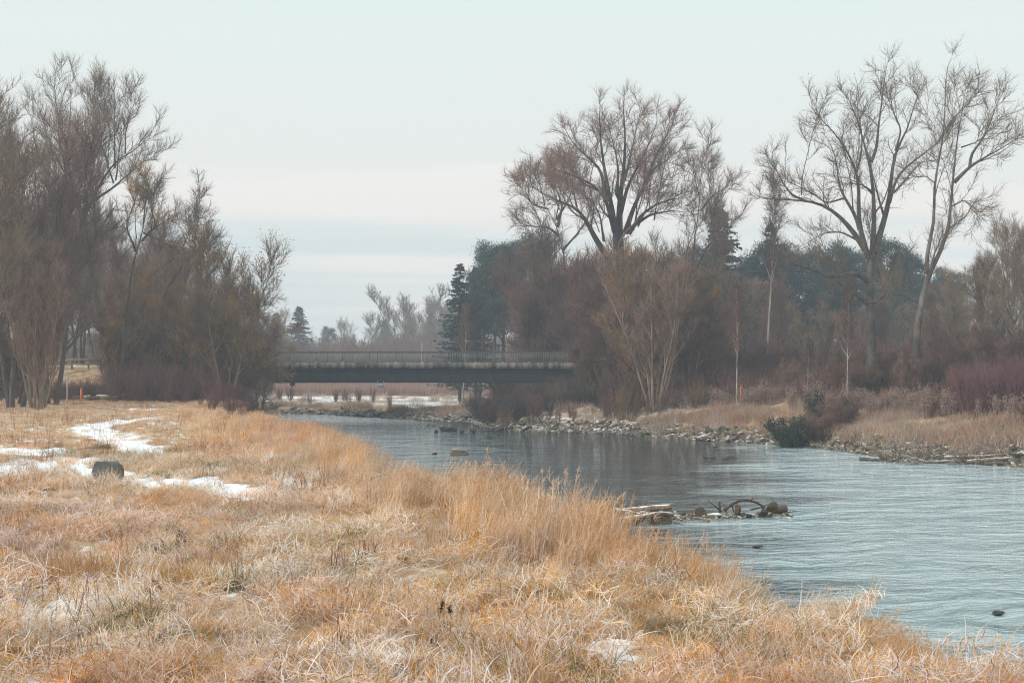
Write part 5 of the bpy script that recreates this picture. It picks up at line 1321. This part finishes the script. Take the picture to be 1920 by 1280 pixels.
x = bx0[0] + (bx1[0] - bx0[0]) * u_; y = bx0[1] + (bx1[1] - bx0[1]) * u_ + ang_ * np.interp(u_, [0, .3, .6, 1], [.9, .6, .4, .25])
gb = scatter('river_gravel_bar', rocks, np.stack([x, y, rng.uniform(-.05, .01, n)], 1), rots(n, .4), rng.uniform(.06, .17, n) * np.interp(u_, [0, .35, 1], [1.25, 1, .8]), 'low bar of frosted cobbles breaking the water round the driftwood', 'stones')
limb_obj('stump_end', [wp(1448, 958, D0), wp(1460, 955, D0 + .1), wp(1473, 953, D0 + .2)], .10, .12, 'wood_dark', 'broken reddish-brown log end at the right of the river debris', 'log', nz=.1)
limb_obj('drift_twig', [wp(1474, 961, D0), wp(1490, 958, D0), wp(1506, 957, D0)], .02, .006, 'wood_dark', 'thin twig trailing right from the river debris', 'twig', sides=5)

# driftwood at the right end of the stones
for i, (pts, r0, r1, mt, lab) in enumerate((
        ([(1612, 860, 67.5), (1640, 862, 67.2), (1662, 863, 67)], .16, .1, 'wood_dark', 'dark waterlogged log at the left end of the driftwood pile'),
        ([(1668, 864, 66.5), (1690, 858, 66.6), (1705, 852, 66.8)], .08, .03, 'wood', 'thin pale branch sloping up out of the driftwood pile'),
        ([(1700, 862, 66.4), (1740, 858, 66.2), (1775, 852, 66.2)], .12, .08, 'wood', 'brown log in the middle of the driftwood pile'),
        ([(1720, 866, 65.5), (1760, 866, 65.3), (1800, 862, 65)], .13, .1, 'rock_frost', 'frosty log at the waterline of the driftwood pile'),
        ([(1770, 858, 65.4), (1830, 856, 65), (1900, 852, 64.5)], .13, .11, 'rock_frost', 'long snow-topped log running out of view at the right'),
        ([(1810, 866, 64.6), (1850, 862, 64.3), (1905, 858, 64)], .14, .12, 'wood', 'long log beneath the snow-topped one at the right edge'),
        ([(1640, 856, 67.4), (1641, 846, 67.4), (1639, 840, 67.4)], .05, .02, 'wood', 'short stick standing up from the driftwood'),
        ([(1845, 870, 63.8), (1880, 868, 63.6), (1915, 870, 63.4)], .16, .14, 'wood_dark', 'dark log at the waterline in the right corner of the far bank'))):
    limb_obj('driftwood_log' if i not in (1, 6) else 'driftwood_branch', [wp(*p) for p in pts], r0 * .72, r1 * .6, 'wood' if mt == 'rock_frost' else mt, lab, 'log' if i not in (1, 6) else 'branch', nz=.5)
rock_thing(1663, 853, 67.8, 1.1, .5, 'pale pointed boulder behind the dark waterlogged log', 'boulder_tan', 91, sq=.7)
rock_thing(1718, 851, 67.2, 1.3, .5, 'broad tan boulder above the driftwood pile', 'boulder_tan', 92, sq=.7)
dtw = [shrub_mesh(f'drift_sticks{i}', 360 + i, 1.3, 14, 'wood', 2.5, (3, 0), .022) for i in range(3)]
n = 46; a_ = rng.uniform(1655, 1900, n); dd = np.interp(a_, [1655, 1900], [66.8, 64.3]) + rng.normal(0, .5, n)
xx = (a_ - 960) / F * dd
scatter('drift_sticks', dtw, np.stack([xx, dd, np.maximum(height(xx, dd), 0) + .05], 1), np.stack([rng.normal(0, .9, n), rng.normal(1.2, .4, n), rng.uniform(0, 6.28, n)], 1), rng.uniform(.5, 1.1, n), 'tangle of drifted sticks caught between the logs on the right shore', 'sticks')
# fallen limbs by the riffle
for pts, r0, r1, mt, lab in (([(1000, 800, 104), (1040, 796, 103), (1080, 800, 102), (1110, 802, 101)], .1, .06, 'wood_dark', 'dark fallen trunk lying along the shore under the scrub willows'),
                             ([(1108, 812, 98), (1120, 810, 98), (1135, 811, 98)], .06, .04, 'rock_frost', 'pale curved branch dipping in the river under the scrub'),
                             ([(1108, 810, 98), (1106, 803, 98), (1107, 796, 98)], .05, .03, 'rock_frost', 'short pale upright branch at the water under the scrub'),
                             ([(948, 806, 102.5), (955, 785, 102.5), (963, 767, 102.5)], .09, .05, 'wood_dark', 'dark leaning stem rising from the water below the bridge end')):
    limb_obj('fallen_limb', [wp(*p) for p in pts], r0, r1, mt, lab, 'branch')

# the block on the meadow
p = GP(208, 903); bz = hz(*p)
bm = bmesh.new()
prof = [(-.21, 0), (-.24, .10), (-.15, .25), (.03, .265), (.15, .245), (.2, .2), (.21, .04), (.16, 0)]
vs1 = [bm.verts.new((x_ - .05, .16, z_ * .95)) for x_, z_ in prof]; vs2 = [bm.verts.new((x_, -.2, z_)) for x_, z_ in prof]
bm.faces.new(vs2[::1]); bm.faces.new(vs1[::-1])
for i in range(8): bm.faces.new((vs1[i], vs1[(i + 1) % 8], vs2[(i + 1) % 8], vs2[i]))
bmesh.ops.recalc_face_normals(bm, faces=bm.faces)
bmesh.ops.bevel(bm, geom=list(bm.edges), offset=.018, segments=2, affect='EDGES')
bmesh.ops.subdivide_edges(bm, edges=list(bm.edges), cuts=2, use_grid_fill=True)
for v in bm.verts: v.co += v.co.normalized() * mnoise.noise(v.co * 9) * .022
me = bpy.data.meshes.new('stone_block'); bm.to_mesh(me); bm.free()
o = obj('stone_block', me, MAT['boulder'], None, (p[0], p[1], bz + .04)); o.rotation_euler = (0, 0, -.45); o.scale = (1.2, 1.2, 1.45)
tag(o, 'dark grey angular stone block sitting on the snow patch in the meadow', 'boulder')
# dark stub
p = GP(535, 824); bz = hz(*p)
mb = MB(); mb.tube([(0, 0, -.05), (.005, 0, .08), (-.01, 0, .14), (-.02, 0, .24)], [.055, .05, .04, .02], 8); mb.tube([(-.02, 0, .1), (-.06, 0, .06), (-.08, 0, 0)], [.025, .02, .012], 6)
tag(obj('dark_stub', mb.mesh('dark_stub', True), MAT['stub'], None, (p[0], p[1], bz + .12)), 'tiny dark stub poking out of the meadow grass near the shore', 'stump')

# posts, fence and logs at the back of the meadow
def post(px, D, top, r, mat, label, cap=True, name='marker_post', z0=None):
    x = PXX(px, D); z = hz(x, D) if z0 is None else z0; H = P(px, top, D)[2] - z
    mb = MB(); mb.tube([(0, 0, -.2), (0, 0, H * .5), (0, 0, H - .03)], [r] * 3, 10); root = thing(name, label, 'post', (x, D, z))
    obj('shaft', mb.mesh('shaft', True), MAT[mat], root)
    if cap:
        mb = MB(); mb.tube([(0, 0, H - .032), (0, 0, H + .0), (0, 0, H + .03)], [r * 1.15, r * 1.15, r * .5], 10); obj('cap', mb.mesh('cap', True), MAT[mat], root)
    return root
post(126.5, 100, 700, .06, 'post_grey', 'tall thin grey post at the back of the meadow')
post(152.5, 99, 728, .065, 'post_orange', 'short orange marker post beside the tall grey post', name='orange_marker')
post(189, 119, 642, .10, 'post_green', 'grey-green pole standing at the right end of the wooden fence', name='pole')
post(1389, 95, 724, .035, 'post_orange', 'orange marker at the foot of the thin white birch sapling', name='orange_marker')
post(791, 225, 642, .06, 'post_grey', 'thin pale pole in the haze above the bridge railing', name='far_pole')
fr = thing('wooden_fence', 'weathered wooden rail fence along the road bank at the left', 'fence', wp(145, 690, 119))
bx = fr.location
def local(px, py, D): return np.array(P(px, py, D)) - np.array(bx)
for py0, py1, w in ((675, 672, .07), (678, 672.5, .06), (684, 682, .07)):
    a, b_ = local(98, py0, 119), local(196, py1, 119.5)
    mb = MB(); mb.tube([a, (a + b_) / 2, b_], [w, w * .9, w * .8], 6); obj('rail', mb.mesh('rail'), MAT['fence_wood'], fr)
for a in (103, 134, 165, 193):
    q = local(a, 672, 119.3); mb = MB(); mb.box((q[0] - .07, q[1] + .05, q[2] - 1.3), (q[0] + .07, q[1] + .19, q[2] + .05)); obj('post', mb.mesh('fence_post'), MAT['fence_wood'], fr)
LOGL = ['grey log at the left end of the log row beside the orange post', 'snow-topped pale stone in the log row', 'dark log lying low in the middle of the log row', 'snow-topped log in the middle of the log row', 'long pale log with an up-tilted end at the right of the log row']
for (a, b_, py0, py1, r0, mt), lab in zip(((137, 156, 746, 744, .17, 'wood_dark'), (156, 170, 745, 744, .16, 'rock_frost'), (166, 186, 746, 746, .16, 'wood_dark'), (180, 206, 744, 744, .18, 'rock_frost'), (208, 234, 748, 741, .14, 'wood')), LOGL):
    limb_obj('felled_log', [wp(a, py0, 100.5), wp((a + b_) / 2, (py0 + py1) / 2, 100.6), wp(b_, py1, 100.7)], r0, r0 * .85, mt, lab, 'log')
# box by the abutment
x = PXX(306, 121)
kb = thing('utility_box', 'small grey utility box beside the road at the left end of the bridge', 'box', (x, 121, hz(x, 121)))
zb = P(306, 697, 121)[2] - kb.location[2]; zt = P(306, 688, 121)[2] - kb.location[2]
mb = MB(); mb.box((-.24, -.2, zb), (.24, .2, zt)); obj('cabinet', mb.mesh('cabinet'), MAT['box_grey'], kb)
mb = MB(); mb.box((-.05, -.05, -.2), (.05, .05, zb)); obj('stand', mb.mesh('stand'), MAT['box_dark'], kb)

# ducks
def duck_mesh():
    ctr = [(-.26, 0, .10), (-.18, 0, .07), (-.08, 0, .055), (.05, 0, .055), (.15, 0, .075), (.20, 0, .12), (.215, 0, .18), (.24, 0, .225), (.285, 0, .225), (.31, 0, .215)]
    rx = [.012, .055, .095, .105, .08, .048, .036, .046, .036, .012]
    mb = MB(); mb.tube(ctr, rx, 10); me = mb.mesh('duck_body', True); return me
duck_me = duck_mesh(); duck_me.materials.append(MAT['duck'])
mb = MB(); mb.tube([(.30, 0, .215), (.33, 0, .208), (.365, 0, .205)], [.016, .014, .01], 6); bill_me = mb.mesh('bill', True); bill_me.materials.append(MAT['post_orange'])
mb = MB(); mb.tube([(-.24, 0, .10), (-.29, 0, .125), (-.34, 0, .14)], [.03, .028, .008], 6); tail_me = mb.mesh('tail', True); tail_me.materials.append(MAT['duck'])
for a, py, rz, lab in ((1341, 837.5, 3.1, 'small dark duck swimming alone nearest the right bank stones'), (1324, 857, 3.0, 'small dark duck, leftmost of the five swimming together'),
                       (1336, 857.5, .2, 'small dark duck second from the left of the five'), (1359.5, 860.5, 2.8, 'small dark duck nearest the viewer of the five'),
                       (1365, 857, .4, 'small dark duck just right of the nearest of the five'), (1375.5, 857.5, 3.3, 'small dark duck, rightmost of the five swimming together'),
                       (802, 796.5, .1, 'tiny dark duck on the water below the bridge, the left of a pair'), (813, 796.5, .3, 'tiny dark duck on the water below the bridge, the right of a pair')):
    D = WD(py + 1.0); p = P(a, py, D)
    r_ = thing('duck', lab, 'duck', (p[0], D, -.03), rz, 'ducks on the river'); r_.scale = (.55, .55, .55)
    obj('body', duck_me, None, r_); obj('bill', bill_me, None, r_); obj('tail', tail_me, None, r_)

# ------------------------------------------------------------------ plants one can tell apart
def evergreen(name, label, px, D, top, wpx, cat='shrub', leafn=5200, seed=1, mat='leaf_evergreen', tmat='twig_brown', shape=1.0):
    rg = np.random.default_rng(seed)
    x = PXX(px, D); z = hz(x, D); H = P(px, top, D)[2] - z; W = wpx / F * D / 2
    S = [wander_line((0, 0, -.2), (math.cos(a) * q, math.sin(a) * q, 1), H * rg.uniform(.6, 1), 6, .2, .08, rg) for a, q in zip(rg.uniform(0, 6.28, 14), rg.uniform(.1, 1.0 * W / H * 2.0, 14))]
    S = np.stack(S); R = np.repeat(np.linspace(.04, .015, 6)[None], len(S), 0); mb = MB(); mb.add(*tubes(S, R, 5))
    c1 = grow((S, R), 10, .1, 1, (.4, .9), (.4, 1.1), 4, up=.3, rg=rg, rmin=.01); mb.add(*tubes(c1[0], c1[1], 3))
    root = thing(name, label, cat, (x, D, z)); obj('stems', mb.mesh('stems'), MAT[tmat], root)
    src = c1[0]; n = leafn; ii_ = np.clip((rg.beta(.8, 1.4, n) * len(src)).astype(int), 0, len(src) - 1); c = src[ii_, rg.integers(1, 4, n)] + rg.normal(0, .10, (n, 3))
    c[:, 2] = np.abs(c[:, 2])
    d = rg.normal(0, 1, (n, 3)); d /= np.linalg.norm(d, axis=1, keepdims=True); e = np.cross(d, rg.normal(0, 1, (n, 3))); e /= np.linalg.norm(e, axis=1, keepdims=True)
    s = rg.uniform(.03, .065, (n, 1)); V = np.stack([c, c + d * s + e * s * .6, c + d * s * 2.1, c + d * s - e * s * .6], 1).reshape(-1, 3)
    obj('foliage', mesh_np('foliage', V, np.arange(n * 4).reshape(-1, 4)), MAT[mat], root)
    return root
evergreen('evergreen_bush', 'low dark green evergreen bush hanging over the stones on the right bank', 1488, 80, 758, 170, seed=3, leafn=11000)
evergreen('evergreen_bush', 'dark green leafy bush higher up the right bank above the low one', 1548, 83.5, 716, 150, seed=4, leafn=7000)
place('scrub1', 1572, 81, 738, 'tangled brown bush right beside the evergreen bushes at the water', name='brown_bush', cat='shrub', sx=1.5)
place('scrub0', 1532, 80, 765, 'low brown twiggy bush between the two evergreen bushes', name='brown_bush', cat='shrub', sx=1.4)
def dock(px, py, H, label, mat='weed_dark', stems=5, seed=0, name='dock_plant', lean=.2):
    rg = np.random.default_rng(seed); p = GP(px, py, 2.12); z = hz(*p)
    root = thing(name, label, 'plant', (p[0], p[1], z)); mb = MB(); hd_ = MB()
    for i in range(stems):
        a = rg.uniform(0, 6.28); S = wander_line((rg.normal(0, .04), rg.normal(0, .04), -.03), (math.cos(a) * lean + .1, math.sin(a) * lean, 1), H * rg.uniform(.6, 1), 7, .05, .05, rg)
        mb.tube(S, np.linspace(.005, .003, 7), 5)
        f = rg.uniform(.45, 1, 70) * 6; k = np.minimum(f.astype(int), 5); c = S[k] * (1 - f + k)[:, None] + S[k + 1] * (f - k)[:, None] + rg.normal(0, .009, (70, 3))
        d = rg.normal(0, 1, c.shape); d /= np.linalg.norm(d, axis=1, keepdims=True); e = np.cross(d, rg.normal(0, 1, d.shape)); e /= np.linalg.norm(e, axis=1, keepdims=True)
        V = np.stack([c - d * .01, c + e * .007, c + d * .01, c - e * .007], 1).reshape(-1, 3); hd_.add(V, np.arange(280).reshape(-1, 4))
    obj('stalks', mb.mesh('stalks'), MAT[mat], root); obj('seed_heads', hd_.mesh('seed_heads'), MAT[mat], root)
dock(333, 1040, .30, 'dark brown dock stalks with dense seed heads in the left meadow', seed=1, stems=8)
dock(828, 1212, .22, 'dark drooping dock seed heads in the near grass below the middle of the view', seed=2, stems=5, lean=.7)
dock(868, 1215, .20, 'dark dock stalks bent right beside the drooping pair in the near grass', seed=7, stems=4, lean=.9)
dock(845, 1165, .18, 'short dark dock stalk standing above the drooping ones', seed=3, stems=2)
dock(600, 1240, .25, 'dark dock stalk close to the viewer left of the red stems', seed=4, stems=2)
def twiggy(px, py, H, label, stems, seed, mat='twig_red', splay=.4, r=.006, name='twiggy_sapling', tw=(6, 3)):
    p = GP(px, py, 2.12); z = hz(*p)
    if name == 'red_stem_clump':
        root = thing(name, label, 'plant', (p[0], p[1], z)); rg = np.random.default_rng(seed)
        for k in range(stems):
            a = rg.uniform(0, 6.28); q = rg.uniform(0, splay); b0 = (rg.normal(0, .07), rg.normal(0, .05), -.03)
            S = wander_line(b0, (math.cos(a) * q, math.sin(a) * q, 1), H * rg.uniform(.6, 1), 6, .1, .05, rg)
            mb = MB(); mb.tube(S, np.linspace(r, r * .4, 6), 4, tip=True); obj('stem', mb.mesh('red_stem'), MAT[mat], root)
        return
    me = shrub_mesh(name, seed, H, stems, mat, splay, tw, r); tag(obj(name, me, None, None, (p[0], p[1], z)), label, 'plant')
twiggy(590, 930, .62, 'small dark leafless shrub beside the snow strip in the meadow', 12, 51, 'twig_brown', .7)
twiggy(632, 938, .3, 'low grey twig mat right of the small dark leafless shrub', 14, 52, 'twig_grey', 1.6)
twiggy(690, 1060, .42, 'bunch of upright red stems in the middle of the meadow', 22, 53, 'twig_osier', .35, .004, 'red_stem_clump', (2, 0))
twiggy(635, 1065, .36, 'smaller bunch of upright red stems left of the first', 9, 54, 'twig_osier', .3, .004, 'red_stem_clump', (2, 0))
twiggy(455, 1115, .55, 'thin bare sapling with few curved twigs in the left meadow', 4, 55, 'twig_brown', .5, .005)
twiggy(425, 1110, .5, 'thin bare sapling just left of the curved one', 3, 56, 'twig_brown', .35, .004)
twiggy(545, 1130, .42, 'spreading bare twigs low in the meadow right of the saplings', 6, 57, 'twig_brown', .9, .004)
twiggy(570, 1110, .4, 'fine bare twigs behind the low spreading ones', 5, 58, 'twig_red', .7, .004)
twiggy(625, 1250, .5, 'upright red-brown stalks at the bottom edge of the view', 8, 59, 'twig_osier', .15, .004, 'red_stem_clump', (1, 0))
twiggy(515, 905, .55, 'reddish leafless shrub left of the snow strip in the meadow', 16, 60, 'twig_red', .6, .005)
twiggy(675, 918, .3, 'low reddish sprig in the meadow right of the snow strip', 8, 61, 'twig_red', .7, .004)
p = GP(1800, 1200, 2.0); V, Q, c = blades(160, .16, (.15, .42), (.005, .009), (.1, .9), (.4, 1.6), pal=grn, pw=np.array([.3, .35, .2, .15]), curl=.5)
me = mesh_np('green_tussock', V, Q, None, {'col': c}); tag(obj('green_tussock', me, MAT['grass'], None, (p[0], p[1], hz(*p))), 'green grass tussock beside the snow patch near the lower right water', 'tussock')
for a, py, H, n_, lab in ((160, 1105, .46, 170, 'dense orange-brown grass tussock at the far left of the meadow'), (320, 1110, .40, 200, 'wide tawny grass tussock left of the bare saplings'), (845, 975, .5, 200, 'brown grass tussock at the inland edge of the tall bank grass')):
    p = GP(a, py, 2.12); V, Q, c = blades(n_ * 3, .45, (H * .5, H), (.004, .008), (.02, .5), (.2, 1.1), pal=np.array([(.52, .29, .12), (.58, .36, .17), (.64, .44, .25)]), pw=np.array([.4, .4, .2]), curl=.4)
    me = mesh_np('grass_tussock', V, Q, None, {'col': c}); tag(obj('grass_tussock', me, MAT['grass'], None, (p[0], p[1], hz(*p))), lab, 'tussock')

# ------------------------------------------------------------------ haze: the cold winter air
m, t, o = new_mat('winter_haze')
pv = N(t, 'ShaderNodeVolumePrincipled'); pv.inputs['Color'].default_value = (.76, .87, 1.0, 1); pv.inputs['Density'].default_value = .00105
pv.inputs['Anisotropy'].default_value = .1
LK(t, pv.outputs[0], o.inputs['Volume'])
mb = MB(); mb.box((-620, -20, -2.2), (620, 935, 31)); obj('haze', mb.mesh('haze'), m, kind='stuff')
